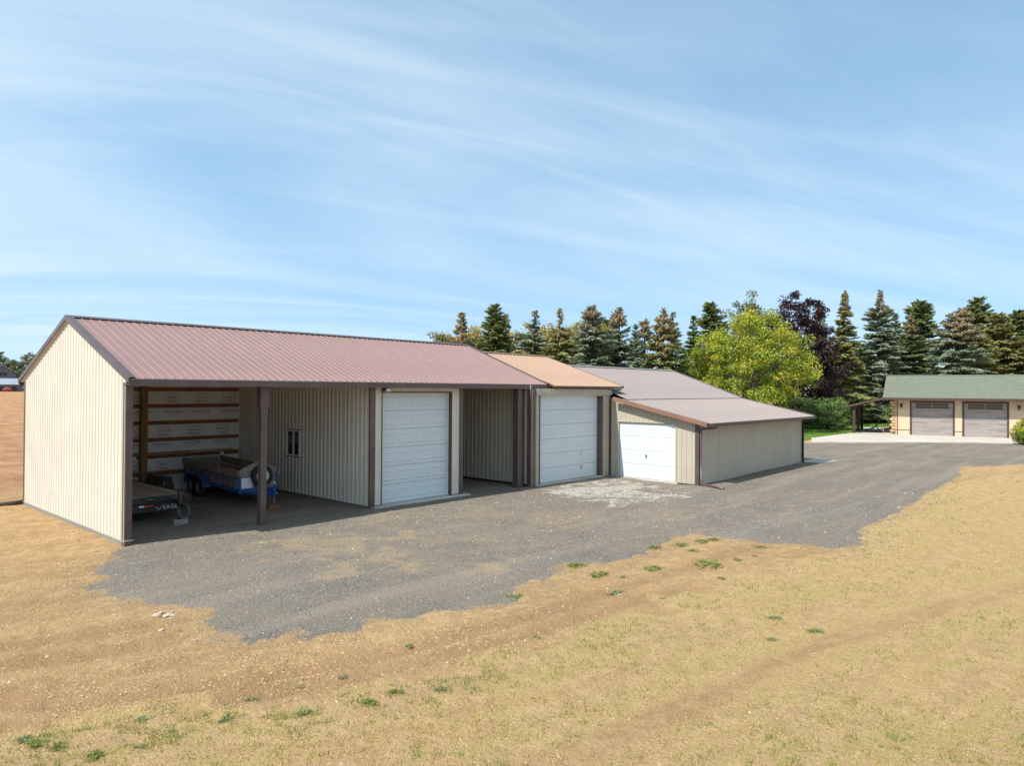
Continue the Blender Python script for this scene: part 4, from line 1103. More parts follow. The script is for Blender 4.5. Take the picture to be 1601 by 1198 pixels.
# flatbed with the tongue towards the opening
flat = thing('flatbed_trailer', 'black flatbed trailer with weathered plank deck inside the open bay', 'trailer', (8.1, 23.2, 0))
FX0, FX1, FY0, FY1, FZ = 7.02, 9.12, 20.80, 26.1, 0.70
nb = 8; bw = (FX1-FX0-0.12)/nb
rr = random.Random(2)
for k in range(nb):
    x = FX0+0.06+k*bw
    MB().bbox(x+0.006, x+bw-0.006, FY0+0.05, FY1-0.03, FZ-0.045, FZ+rr.uniform(-0.004, 0.004), 0.005).build('deck_board', M['deck'], flat)
mb = MB()
mb.bbox(FX0, FX0+0.055, FY0, FY1, FZ-0.17, FZ+0.012, 0.006).bbox(FX1-0.055, FX1, FY0, FY1, FZ-0.17, FZ+0.012, 0.006)
mb.bbox(FX0+0.055, FX1-0.055, FY0-0.002, FY0+0.05, FZ-0.17, FZ+0.012, 0.006).bbox(FX0+0.055, FX1-0.055, FY1-0.05, FY1, FZ-0.17, FZ+0.012, 0.006)
for y in np.arange(FY0+0.6, FY1-0.3, 0.6): mb.box(FX0+0.06, FX1-0.06, y, y+0.06, FZ-0.15, FZ-0.05)
mb.build('frame', M['black'], flat)
fr = MB().bbox(FX0+0.15, 8.85, FY0+0.02, FY0+0.07, 0.29, 0.52, 0.006).build('front_crossmember', M['black'], flat)
MB().box(7.68, 7.82, FY0+0.012, FY0+0.018, 0.435, 0.49).build('white_reflector', M['white'], flat)
MB().box(7.822, 8.05, FY0+0.012, FY0+0.018, 0.435, 0.49).build('red_reflector', M['red'], flat)
# emblem (a winged chevron) and the word EAGLE on the crossmember
mb = MB(); yy = FY0+0.014
for s_ in (-1, 1):
    mb.prism([(8.215, yy, 0.345), (8.215+s_*0.035, yy, 0.385), (8.215+s_*0.10, yy, 0.425), (8.215+s_*0.085, yy, 0.40), (8.215+s_*0.05, yy, 0.372), (8.215+s_*0.0, yy, 0.33)][::s_], (0, 0.004, 0))
mb.build('emblem', mat('grey_emblem', (0.55, 0.55, 0.56), 0.5), flat)
cu = bpy.data.curves.new('lettering', 'FONT'); cu.body = 'EAGLE'; cu.size = 0.165; cu.extrude = 0.002; cu.space_character = 1.12
tmp = bpy.data.objects.new('tmp_text', cu); COL.objects.link(tmp)
bpy.context.view_layer.update()
me = bpy.data.meshes.new_from_object(tmp.evaluated_get(bpy.context.evaluated_depsgraph_get()))
bpy.data.objects.remove(tmp); me.name = 'lettering'; me.materials.clear(); me.materials.append(mat('grey_letters', (0.72, 0.73, 0.74), 0.5))
link('lettering', me, flat, True, loc=(8.325, FY0+0.014, 0.335), rot=(PI/2, 0, 0))
mb = MB(); mb.bar((8.66, FY0+0.3, 0.60), (8.44, 19.75, 0.53), 0.07, 0.10).bar((9.0, FY0+0.3, 0.60), (8.47, 19.75, 0.53), 0.07, 0.10)
mb.bar((8.45, 19.85, 0.53), (8.45, 19.50, 0.53), 0.09, 0.09); mb.build('tongue', M['black'], flat)
jk = MB().bbox(8.37, 8.48, 19.86, 19.97, 0.42, 0.95, 0.01).tube([(8.425, 19.915, 0.45), (8.425, 19.915, 0.17)], 0.035, 10).bar((8.425, 19.915, 0.93), (8.59, 19.88, 0.96), 0.025, 0.025).bbox(8.36, 8.49, 19.85, 19.98, 0.155, 0.172, 0.004).build('jack', M['black'], flat)
def chain(parent, pts, n, name='safety_chain', world=True):
    mb = MB(); P = [Vector(p) for p in pts]
    def at(t):
        u = t*(len(P)-1); i = min(int(u), len(P)-2); f = u-i
        return P[i].lerp(P[i+1], f)
    for k in range(n):
        c = at((k+0.5)/n); d = (at(min(1, (k+1)/n))-at(k/n)).normalized()
        sd_ = d.cross(Vector((0, 0, 1)) if k % 2 else Vector((0.6, 0.8, 0.1))).normalized()
        ring = [c+d*0.034*math.cos(a)+sd_*0.02*math.sin(a) for a in np.linspace(0, 2*PI, 9)]
        mb.tube(ring, 0.005, 5, caps=False)
    return mb.build(name, M['chain'], parent, world=world)
chain(flat, [(8.47, 19.82, 0.60), (8.61, 19.80, 0.52), (8.64, 19.79, 0.36), (8.59, 19.79, 0.22), (8.50, 19.80, 0.17), (8.44, 19.82, 0.24), (8.37, 19.83, 0.44)], 26)
chain(flat, [(8.36, 19.83, 0.50), (8.33, 19.82, 0.38), (8.38, 19.81, 0.26), (8.44, 19.80, 0.20)], 12)
mb = MB(); mb.tube([(8.15, FY0-0.03, 0.66), (8.0, FY0-0.06, 0.65), (7.8, FY0-0.03, 0.655)], 0.014, 6); mb.tube([(8.38, 19.9, 0.80), (8.30, 20.2, 0.66), (8.15, FY0-0.03, 0.66)], 0.012, 6); mb.build('wiring', M['chain'], flat, True)
# right fender with two wheels and a marker light
mb = MB()
mb.prism([(FX1+0.02, 22.6, 0.60), (FX1+0.02, 22.85, 1.0), (FX1+0.02, 24.15, 1.0), (FX1+0.02, 24.4, 0.60), (FX1+0.02, 24.36, 0.60), (FX1+0.02, 24.12, 0.97), (FX1+0.02, 22.88, 0.97), (FX1+0.02, 22.64, 0.60)], (0.26, 0, 0))
mb.box(FX1+0.015, FX1+0.03, 22.86, 24.14, 0.72, 0.985); mb.build('fender', M['black'], flat)
for y in (23.1, 23.9):
    wheel(flat, (FX1+0.15, y, 0.36), (1, 0, 0), 0.34)
    wheel(flat, (FX0-0.12, y, 0.36), (-1, 0, 0), 0.34)
MB().bbox(FX1-0.02, FX1+0.10, FY0+0.3, FY0+0.38, FZ-0.16, FZ-0.05, 0.01).build('marker_light', M['white'], flat)
mb = MB().bbox(8.22, 8.61, 19.80, 20.01, 0.0, 0.16, 0.012); tag(mb.build('concrete_block', M['block']), 'grey concrete block under the flatbed trailer jack', 'block')

# blue utility trailer; local: x across, y backwards from the front board
BR = math.radians(-5.5); BO = Vector((11.50, 21.28, 0))
blue = thing('utility_trailer', 'blue utility trailer with plywood sides and a spare wheel on its front', 'trailer', BO, BR)
def bb(mb, name, m, parent=None, smooth=False): return mb.build(name, m, parent or blue, smooth, world=False)
hw, ln = 0.62, 5.2
mb = MB()
mb.bbox(-hw, -hw+0.06, 0, ln, 0.44, 0.58, 0.006).bbox(hw-0.06, hw, 0, ln, 0.44, 0.58, 0.006).bbox(-hw+0.06, hw-0.06, -0.002, 0.06, 0.44, 0.58, 0.006).bbox(-hw+0.06, hw-0.06, ln-0.06, ln, 0.44, 0.58, 0.006)
for s_ in (-1, 1):
    x0 = s_*hw
    for y in (0.0, 0.42, 0.84, 1.30, 1.95, 2.6, 3.25, 3.9, 4.5, 5.14):
        mb.box(min(x0, x0+s_*0.035), max(x0, x0+s_*0.035), y, y+0.05, 0.58, 0.93)
    mb.box(min(x0, x0+s_*0.034), max(x0, x0+s_*0.034), 0.0, ln, 0.90, 0.935)
mb.bbox(-hw-0.01, -hw+0.05, -0.03, 0.012, 0.50, 1.0, 0.005).bbox(hw-0.05, hw+0.01, -0.03, 0.012, 0.50, 1.08, 0.005).bbox(-0.15, -0.09, -0.03, 0.0, 0.55, 0.92, 0.005)
bb(mb, 'frame', M['blue'])
for s_ in (-1, 1):
    bb(MB().bbox(min(s_*hw, s_*(hw-0.02)), max(s_*hw, s_*(hw-0.02)), 0.02, ln-0.02, 0.57, 0.95, 0.003), 'side_panel', M['ply'])
    bb(MB().bbox(min(s_*(hw+0.055), s_*(hw+0.03)), max(s_*(hw+0.055), s_*(hw+0.03)), -0.02, 1.7, 0.945, 1.185, 0.004), 'side_board', M['ply'])
    bb(MB().bbox(min(s_*(hw+0.085), s_*(hw+0.06)), max(s_*(hw+0.085), s_*(hw+0.06)), 1.55, ln+0.02, 0.96, 1.22, 0.004), 'side_board', M['ply'])
mb = MB(); mb.prism([(-hw, 0.012, 0.95), (hw, 0.012, 0.95), (hw, 0.012, 1.22), (0.10, 0.012, 1.42), (-0.10, 0.012, 1.42), (-hw, 0.012, 1.19)], (0, 0.022, 0)); bb(mb, 'front_board', M['ply_grey'])
bb(MB().bbox(-hw, hw, 0.0, 0.03, 0.58, 0.94, 0.003), 'front_panel', M['ply'])
bb(MB().bbox(-hw+0.055, -hw+0.42, -0.016, -0.002, 0.60, 0.93, 0.003), 'metal_patch', M['white'])
bb(MB().bbox(-hw, hw, ln-0.02, ln, 0.58, 1.2, 0.003), 'tailgate', M['ply'])
bb(MB().box(-hw+0.02, hw-0.02, 0.04, ln-0.03, 0.55, 0.575), 'floor', M['ply'])
wheel(blue, (0.06, -0.12, 0.98), (0, -1, 0), 0.345, 0.20, world=False)
bb(MB().box(-0.05, 0.17, -0.03, 0.0, 0.90, 1.06), 'spare_bracket', M['blue'])
mb = MB().bar((-hw+0.05, 0.05, 0.50), (0.04, -0.98, 0.50), 0.06, 0.10).bar((hw-0.05, 0.05, 0.50), (0.04, -0.98, 0.50), 0.06, 0.10).bar((0.04, -0.9, 0.53), (0.04, -1.25, 0.54), 0.08, 0.08)
bb(mb, 'tongue', M['blue'])
jj = MB().tube([(0.13, -0.90, 0.78), (0.13, -0.90, 0.36)], 0.036, 10).bar((0.13, -0.90, 0.79), (0.27, -0.90, 0.82), 0.02, 0.02)
jo = bb(jj, 'jack', M['blue'])
bb(MB().tube([(0.13, -0.90, 0.37), (0.13, -0.90, 0.14)], 0.026, 10), 'jack_leg', M['chain'], jo)
bb(MB().tube([(0.13, -0.90, 0.79), (0.13, -0.90, 0.86)], 0.026, 8), 'jack_cap', M['white'], jo)
chain(blue, [(0.0, -0.75, 0.48), (-0.05, -0.72, 0.30), (0.05, -0.7, 0.22), (0.08, -0.74, 0.40)], 14, world=False)
for s_ in (-1, 1):
    xa = s_*(hw+0.04); mb = MB(); pr_ = []
    for t in np.linspace(0, 1, 17):
        y = 2.45+2.0*t
        if t < 0.25: a = t/0.25*PI/2; pr_.append((2.45+0.45*(1-math.cos(a)), 0.40+0.36*math.sin(a)))
        elif t > 0.75: a = (1-t)/0.25*PI/2; pr_.append((4.45-0.45*(1-math.cos(a)), 0.40+0.36*math.sin(a)))
        else: pr_.append((y, 0.76))
    vo_ = [(xa, y, z) for y, z in pr_]; vi = [(xa, y*0.98+3.45*0.02, z-0.02) for y, z in pr_]
    for i in range(len(pr_)-1):
        mb.prism([vo_[i], vo_[i+1], vi[i+1], vi[i]], (s_*0.25, 0, 0))
    bb(mb, 'fender', M['blue'], smooth=False)
    for y in (3.07, 3.83): wheel(blue, (s_*(hw+0.17), y, 0.335), (s_, 0, 0), 0.33, 0.19, M['ply_grey'], world=False)
bl = MB().bbox(-0.21, 0.21, -0.10, 0.10, 0.0, 0.13, 0.01)
o = bl.build('wood_block', M['girt'], None, loc=(11.52, 20.37, 0.0), rot=(0, 0, 0.1)); tag(o, 'short brown wood block under the blue trailer jack', 'block')
# loose boards kept on the girts
for (x0, x1, y, z, m, lab) in ((11.6, 13.3, SB-0.17, 1.402, 'lumber', 'yellow lumber board lying on the girt beside the corner'),
                               (9.2, 11.9, SB-0.15, 1.403, 'girt', 'long thin brown board lying on the middle girt shelf'),
                               (12.0, 13.3, SB-0.16, 0.786, 'girt', 'short brown offcut lying on the lowest girt in the back corner'),
                               (7.2, 9.9, SB-0.16, 0.786, 'lumber', 'pale board lying on the lowest girt left of the column')):
    o = MB().bbox(x0, x1, y, y+0.09, z, z+0.045, 0.004).build('lumber_board', M[m]); tag(o, lab, 'board', 'boards stored on the girts')
pp = [(-3.5, 26.4, 0.06), (1.5, 26.75, 0.05), (4.2, 26.9, 0.06), (6.0, 27.0, 0.05), (6.4, 27.05, 0.05)]
tag(MB().tube(pp, 0.075, 10).build('drain_pipe', M['pipe'], None, True), 'brown drain pipe lying behind the shed corner at left', 'pipe')

# ------------------------------------------------------------------ trees and shrubs
def quads_to_mesh(name, C0, A, B, mat_, col):
    """one quad per row: centre C0, half axes A and B"""
    n = len(C0)
    V = np.empty((n, 4, 3)); V[:, 0] = C0-A-B*0.6; V[:, 1] = C0+A*1.0-B*0.35; V[:, 2] = C0+A*1.15+B*0.25; V[:, 3] = C0-A*0.8+B*0.65
    F = np.arange(n*4).reshape(n, 4)
    return np_mesh(name, V.reshape(-1, 3), F, mat_, np.repeat(col, 4, 0))
def unit(v): return v/np.maximum(np.linalg.norm(v, axis=-1, keepdims=True), 1e-9)
PAL = {'blue': ((0.280,0.325,0.225), (0.160,0.205,0.125)), 'green': ((0.225,0.260,0.090), (0.130,0.170,0.058)), 'olive': ((0.300,0.295,0.105), (0.190,0.205,0.072)),
       'dark': ((0.165,0.205,0.090), (0.100,0.135,0.058)), 'brown': ((0.42,0.275,0.14), (0.30,0.19,0.095)), 'pine': ((0.260,0.290,0.110), (0.150,0.190,0.070)), 'pine_olive': ((0.315,0.295,0.105), (0.205,0.205,0.072))}
def pick(pal, n, g):
    a, b = np.array(PAL[pal][0]), np.array(PAL[pal][1])
    t = g.random((n, 1)); c = a*t+b*(1-t)
    return c*g.uniform(0.8, 1.2, (n, 1))
def conifer(label, x, y, h, r, pal, seed, cones=0.0, thin=0.0, lean=0.0, cat='spruce tree', group=None, crown_base=0.04, power=0.85, sparse=1.0, name='spruce_tree', needle=1.0):
    g = np.random.default_rng(seed)
    z0 = float(base_z(np.array(x), np.array(y)))
    root = thing(name, label, cat, (x, y, z0-0.05), g.uniform(0, 6.28), group)
    bx, by = g.uniform(-0.15, 0.15), g.uniform(-0.15, 0.15)
    MB().tube([(0, 0, 0), (bx*0.3, by*0.3, h*0.35), (bx, by, h*0.7), (0, 0, h*0.97)], [0.022*h+0.04, 0.016*h+0.02, 0.009*h+0.01, 0.012], 8).build('trunk', M['bark'], root, True, world=False)
    nb_ = int((100+13*h)*sparse)
    t = g.random(nb_)**0.85*(0.985-crown_base)+crown_base                 # height fraction of each branch
    t = np.sort(t)
    prof = np.clip(1-t, 0, 1)**power
    if thin > 0: prof = np.where(t > 1-thin, prof*0.45, prof*1.0)
    # irregular whorls: some layers reach further than others
    layer = 0.72+0.5*vnoise(t*h*1.5, np.full(nb_, seed*1.7), 5)
    az = g.uniform(0, 2*PI, nb_)
    side = 0.80+0.42*vnoise(az*1.3, t*4+seed, 9)
    L = 1.15*r*prof*layer*side*g.uniform(0.65, 1.12, nb_)+0.12
    el = np.radians(28)*(t**2)-np.radians(16)*(1-t)+g.normal(0, 0.12, nb_)
    d = np.stack([np.cos(az)*np.cos(el), np.sin(az)*np.cos(el), np.sin(el)], -1)
    per = np.clip((L*36*sparse).astype(int), 9, 110)
    idx = np.repeat(np.arange(nb_), per); n = len(idx)
    s = g.random(n)**0.7*0.92+0.08
    lat = np.stack([-np.sin(az), np.cos(az), np.zeros(nb_)], -1)[idx]
    spread = g.normal(0, 0.17, n)*L[idx]*(1.05-0.65*s)
    droop = -0.16*L[idx]*s*s*(1-t[idx])+0.10*L[idx]*np.maximum(s-0.65, 0)*1.5
    P = d[idx]*(L[idx]*s)[:, None]+lat*spread[:, None]
    P[:, 2] += t[idx]*h+droop-np.abs(g.normal(0, 0.055, n))-0.06*np.abs(spread)
    sh = lean*np.maximum(P[:, 2]/h-0.72, 0)**1.3
    A = unit(d[idx]+lat*np.sign(spread)[:, None]*g.uniform(0.2, 0.9, (n, 1))+np.stack([g.normal(0, .2, n), g.normal(0, .2, n), g.normal(-0.22, 0.25, n)], -1))
    vert = (g.random(n) < 0.55)[:, None]
    up = unit(np.where(vert, 1.5*d[idx], 0.4*d[idx])+np.stack([g.normal(0, .4, n), g.normal(0, .4, n), np.where(vert[:, 0], 0.35, 1.0)], -1))
    Bv = unit(np.cross(A, up))
    sz = g.uniform(0.13, 0.24, n)*needle*(0.75+0.25*np.minimum(L[idx], 1.5))
    col = pick(pal, n, g)
    # paler young growth at the tips
    col = col*(1+0.35*(s > 0.8)[:, None]*g.random((n, 1)))
    rz = -root.rotation_euler.z
    shv = np.array([math.cos(rz), math.sin(rz), 0])
    P = P+np.array([0.55*shv[0]-(-0.8)*0, 0, 0])*0
    P = P+np.outer(sh, [math.sin(0.73)*math.cos(rz)+math.cos(0.73)*math.sin(rz), math.sin(0.73)*math.sin(rz)-math.cos(0.73)*math.cos(rz), -0.35])
    isc = np.zeros(n, bool)
    if cones > 0:
        zt = P[:, 2]/h
        pc = np.clip((zt-(1-cones))/(cones*0.55), 0, 1)*0.62
        isc = (g.random(n) < pc) & (vnoise(az[idx]*1.5, zt*9+seed, 15) > 0.22)
    k = ~isc
    me = quads_to_mesh('crown', P[k], A[k]*sz[k, None], Bv[k]*(sz[k]*0.42)[:, None], M['needles'], col[k])
    link('crown', me, root, False)
    if isc.any():
        Ac = A[isc]*0.45; Ac[:, 2] -= 0.75; Ac = unit(Ac)
        me = quads_to_mesh('cones', P[isc]+np.array([0, 0, -0.03]), Ac*(sz[isc]*0.75)[:, None], Bv[isc]*(sz[isc]*0.40)[:, None], M['needles'], pick('brown', int(isc.sum()), g))
        tag(link('cones', me, root, False), kind='stuff')
    return root
def broadleaf(label, x, y, h, r, cols, seed, cat='tree', name='broadleaf_tree', crown0=0.12, clumps=260, per=90, leaf=0.17, group=None, trunk='bark', clump_r=0.55, trunks=3, squash=1.0, twig=True, top_pow=2.3, inner=0.35):
    g = np.random.default_rng(seed)
    z0 = float(base_z(np.array(x), np.array(y)))
    root = thing(name, label, cat, (x, y, z0-0.05), g.uniform(0, 6.28), group)
    hc = h*(1-crown0); zc = h*crown0+hc*0.46
    # clump centres in a lumpy egg
    u = unit(g.normal(size=(clumps, 3)))
    rad = (inner+(1-inner)*g.random(clumps)**0.45)
    az = np.arctan2(u[:, 1], u[:, 0])
    lump = 0.74+0.46*vnoise(az*1.6+7, u[:, 2]*2.4+seed, seed)
    Cc = u*(rad*lump)[:, None]*np.array([r, r, hc*0.54])
    zz = Cc[:, 2]/(hc*0.54)
    taper = np.where(zz > 0, 1-0.28*np.clip(zz, 0, 1)**top_pow, 1-0.10*np.clip(-zz, 0, 1)**2)
    Cc[:, :2] *= taper[:, None]
    Cc[:, 2] += zc
    Cc[:, 2] = np.maximum(Cc[:, 2], h*crown0*0.6+0.25)
    mb = MB()
    base = [(g.normal(0, 0.10), g.normal(0, 0.10)) for _ in range(trunks)]
    for k in range(trunks):
        a = 2*PI*k/trunks+g.uniform(-.4, .4); q = r*0.30
        mb.tube([(base[k][0], base[k][1], 0), (base[k][0]*1.5+q*0.25*math.cos(a), base[k][1]*1.5+q*0.25*math.sin(a), h*0.22), (q*0.7*math.cos(a), q*0.7*math.sin(a), h*0.48), (q*1.1*math.cos(a), q*1.1*math.sin(a), h*0.80)], [0.018*h+0.02, 0.014*h+0.01, 0.008*h, 0.01], 7)
    mb.build('trunk', M[trunk], root, True, world=False)
    if twig:
        mb = MB()
        for c in Cc[g.permutation(clumps)[:min(46, clumps)]]:
            s0 = np.array([c[0]*0.18, c[1]*0.18, c[2]*0.55+0.05*h])
            m = (s0+c)/2+np.array([0, 0, -0.04*h])
            mb.tube([tuple(s0), tuple(m), tuple(c)], [0.0055*h, 0.0038*h, 0.006], 5, caps=False)
        mb.build('limbs', M[trunk], root, True, world=False)
    idx = np.repeat(np.arange(clumps), per); n = len(idx)
    cr = clump_r*g.uniform(0.6, 1.35, clumps)
    off = unit(g.normal(size=(n, 3)))*(g.random(n)**0.4)[:, None]*cr[idx][:, None]*np.array([1.15, 1.15, 0.75])
    P = Cc[idx]+off
    out = unit(off+np.array([0, 0, 0.35])+0.5*g.normal(size=(n, 3)))      # leaf normals lean outwards and up
    A = unit(np.cross(out, g.normal(size=(n, 3))))
    Bv = np.cross(out, A)
    sz = g.uniform(0.6, 1.25, n)*leaf*0.5
    cl_ = np.array(cols); cw = g.random((clumps, 1))
    base_c = cl_[0]*cw+cl_[1]*(1-cw)
    col = base_c[idx]*g.uniform(0.75, 1.25, (n, 1))
    if len(cols) > 2:
        pick_ = (g.random(clumps) < 0.22)[idx]
        col[pick_] = cl_[2]*g.uniform(0.8, 1.2, (int(pick_.sum()), 1))
    link('crown', quads_to_mesh('crown', P, A*sz[:, None], Bv*(sz*0.85)[:, None], M['leaves'], col), root, False)
    return root

B1 = 'row of spruces behind the sheds'
conifer('spruce with a thin bare leader, leftmost behind the mauve roof', 46.0, 47.5, 11.2, 3.3, 'olive', 101, cones=0.42, thin=0.26, group=B1, power=0.55)
conifer('dense full blue-green spruce, second from left in the row', 46.6, 43.8, 11.7, 2.5, 'green', 102, group=B1, power=0.55, sparse=1.35)
conifer('small brown-topped spruce right behind the dense full spruce', 51.0, 46.4, 11.5, 2.1, 'olive', 103, cones=0.30, group=B1)
conifer('open-topped spruce above the orange roof left part', 49.8, 41.7, 11.4, 3.2, 'blue', 104, cones=0.10, thin=0.22, group=B1, power=0.65, sparse=0.9)
conifer('spruce with gappy brown top above the orange roof ridge', 49.8, 38.7, 11.3, 2.8, 'olive', 105, cones=0.34, thin=0.18, group=B1, power=0.7, sparse=0.85)
conifer('broad silvery blue spruce with brown top, widest of the row', 50.9, 36.0, 11.4, 3.4, 'blue', 106, cones=0.26, group=B1, power=0.7, sparse=1.25)
conifer('slim spruce with brown tip just left of its taller twin', 55.5, 36.9, 11.0, 2.2, 'green', 107, cones=0.24, group=B1)
conifer('brown-tipped spruce right of its slimmer twin above the faded roof', 54.2, 35.3, 11.5, 2.8, 'blue', 108, cones=0.24, group=B1, power=0.75)
conifer('short dark spruce peeping between brown-topped ones', 63.9, 39.5, 10.9, 2.0, 'dark', 109, group=B1)
conifer('bluish spruce of middling height left of the cone-laden pair', 54.9, 33.0, 10.4, 2.6, 'blue', 110, cones=0.22, group=B1, power=0.75)
conifer('cone-laden spruce with brown upper half, left one of a pair', 55.1, 31.3, 11.3, 2.8, 'green', 111, cones=0.48, group=B1, power=0.75, sparse=1.1)
conifer('cone-laden spruce, right one of a pair beside the yellow maple', 58.4, 32.1, 11.3, 2.4, 'green', 112, cones=0.30, group=B1)
conifer('slender plain green spruce peeping left of the yellow maple', 68.8, 35.4, 12.0, 2.0, 'green', 113, group=B1, sparse=1.2)
conifer('tall narrow olive spruce with pointed tip right of the purple tree', 89.1, 26.1, 16.2, 3.6, 'olive', 114, cones=0.22, power=0.95, sparse=1.25, group='spruces by the log garage')
conifer('slim brownish spruce peeping from behind the purple tree', 95.6, 31.0, 15.7, 2.6, 'olive', 115, cones=0.34, group='spruces by the log garage')
conifer('tallest spruce, silvery blue with brown tip, left of the green roof', 94.2, 23.5, 16.6, 4.2, 'blue', 116, cones=0.24, thin=0.16, power=0.75, sparse=1.35, group='spruces by the log garage')
conifer('dark green spruce with brown top behind the green roof', 99.0, 21.1, 13.7, 3.2, 'dark', 117, cones=0.22, power=0.75, sparse=1.2, group='spruces by the log garage')
conifer('big blue spruce with bent broken brown top behind the green roof', 100.4, 16.5, 14.6, 5.0, 'blue', 118, cones=0.36, lean=4.2, power=0.62, sparse=1.35, group='spruces by the log garage')
conifer('plain green spruce tucked between two taller trees left of the roof', 102.1, 23.6, 14.4, 3.2, 'green', 119, power=0.8, sparse=1.1, group='spruces by the log garage')
def pine(label, x, y, h, r, pal, seed, group):
    return conifer(label, x, y, h, r, pal, seed, cat='pine tree', name='pine_tree', power=0.5, sparse=1.15, crown_base=0.12, group=group, needle=1.25)
B2 = 'pines in the background'
pine('tall green pine rising behind the yellow maple left side', 78.5, 38.1, 14.6, 2.9, 'pine', 121, B2)
pine('small dark round-topped pine between two brown-topped spruces', 70.1, 47.5, 12.5, 1.9, 'dark', 122, B2)
pine('tall green pine behind the dark brown-topped spruce', 111.2, 22.5, 16.6, 4.0, 'pine', 123, B2)
pine('tall bluish pine right of the bent-topped spruce', 116.4, 16.6, 17.1, 3.9, 'pine', 124, B2)
pine('olive pine second from the right edge', 110.9, 13.7, 14.2, 3.7, 'pine_olive', 125, B2)
pine('tall pine at the right edge of the picture', 120.3, 12.3, 15.4, 3.6, 'pine', 126, B2)
pine('pine partly cut off by the right edge', 117.2, 9.0, 15.0, 3.6, 'pine_olive', 127, B2)
pine('low olive pine just above the right part of the green roof', 107.1, 15.1, 11.2, 3.6, 'pine_olive', 128, B2)
pine('low olive pine above the green roof at the right edge', 110.4, 11.0, 10.6, 3.6, 'pine_olive', 129, B2)
pine('low olive pine between the pointed and the tallest spruce', 105.9, 28.5, 10.4, 3.2, 'pine_olive', 130, B2)
pine('pine in the gap right of the purple tree, far back', 118.0, 34.0, 11.5, 4.0, 'pine_olive', 131, B2)
YEL = [(0.40, 0.32, 0.07), (0.44, 0.31, 0.06), (0.28, 0.29, 0.07)]
for i, (x, y, h, r_, lab) in enumerate(((52.9,57.8,10.6,2.6,'yellow-green tree at the far left behind the spruces'), (57.2,56.0,11.2,3.9,'yellowing tree between the first and second spruce'), (60.3,52.5,11.6,4.2,'golden tree left of the open-topped spruce'), (62.6,49.9,12.2,3.9,'golden tree left of the gappy brown spruce'), (64.3,48.0,11.7,3.7,'golden tree right of the gappy brown spruce'), (68.4,46.5,12.0,3.8,'golden tree behind the brown-tipped twins'))):
    broadleaf(lab, x, y, h, r_, YEL if i else [(0.22,0.24,0.07),(0.17,0.20,0.06),(0.28,0.25,0.07)], 200+i, name='autumn_tree', clumps=230, per=65, leaf=0.25, clump_r=0.7, group='autumn trees behind the spruces', twig=False, trunks=1)
broadleaf('tall olive-green leafy tree rising behind the yellow maple', 81.2, 35.0, 14.9, 4.2, [(0.19,0.21,0.06),(0.14,0.17,0.05),(0.25,0.24,0.07)], 220, clumps=200, per=70, leaf=0.26, clump_r=0.7, crown0=0.2)
broadleaf('big yellow-green maple behind the lean-to roof', 64.0, 27.3, 11.6, 6.3, [(0.345,0.365,0.04),(0.25,0.31,0.035),(0.43,0.40,0.04)], 221, name='maple_tree', clumps=330, per=125, leaf=0.21, clump_r=0.75, crown0=0.10, trunk='bark_grey', trunks=4)
broadleaf('dark purple-leaved tree right of the yellow maple', 79.5, 27.9, 14.8, 4.9, [(0.045,0.022,0.026),(0.030,0.015,0.019),(0.075,0.035,0.032)], 222, name='purple_leaf_tree', clumps=300, per=95, leaf=0.24, clump_r=0.7, crown0=0.10)
broadleaf('broad green shrub on the lawn left of the porch', 73.3, 23.0, 3.2, 2.5, [(0.16,0.25,0.07),(0.11,0.19,0.055),(0.22,0.29,0.08)], 223, cat='shrub', name='shrub', clumps=120, per=80, leaf=0.15, clump_r=0.42, crown0=0.02, trunks=4)
broadleaf('second green shrub under the purple tree', 74.5, 26.0, 3.4, 2.4, [(0.15,0.22,0.07),(0.10,0.16,0.05),(0.21,0.25,0.08)], 224, cat='shrub', name='shrub', clumps=90, per=80, leaf=0.16, clump_r=0.45, crown0=0.02, trunks=3)
broadleaf('yellow-green shrub seen through the porch', 96.4, 24.2, 1.9, 1.5, [(0.30,0.29,0.05),(0.22,0.25,0.05),(0.36,0.26,0.07)], 225, cat='shrub', name='shrub', clumps=45, per=60, leaf=0.15, clump_r=0.4, crown0=0.02)
broadleaf('tan ornamental bush seen through the porch posts', 98.8, 26.2, 1.8, 1.7, [(0.42,0.27,0.11),(0.34,0.22,0.09),(0.45,0.33,0.12)], 226, cat='shrub', name='shrub', clumps=45, per=60, leaf=0.15, clump_r=0.4, crown0=0.02)
broadleaf('upright green bush beside the log corner ends', 87.5, 20.2, 2.7, 1.0, [(0.15,0.21,0.05),(0.10,0.16,0.04),(0.21,0.24,0.06)], 227, cat='shrub', name='shrub', clumps=60, per=60, leaf=0.13, clump_r=0.35, crown0=0.02)
broadleaf('low dark green bush at the back of the porch lawn', 94.0, 25.6, 1.4, 1.5, [(0.10,0.16,0.04),(0.07,0.12,0.03),(0.15,0.20,0.05)], 229, cat='shrub', name='shrub', clumps=45, per=60, leaf=0.13, clump_r=0.35, crown0=0.02)
broadleaf('clipped yellow-green hedge bush by the second garage door', 63.6, 5.15, 1.95, 1.75, [(0.22,0.27,0.03),(0.13,0.20,0.03),(0.42,0.40,0.03)], 228, cat='hedge', name='hedge_bush', clumps=230, per=110, leaf=0.085, clump_r=0.26, crown0=0.0, trunks=4, inner=0.7)

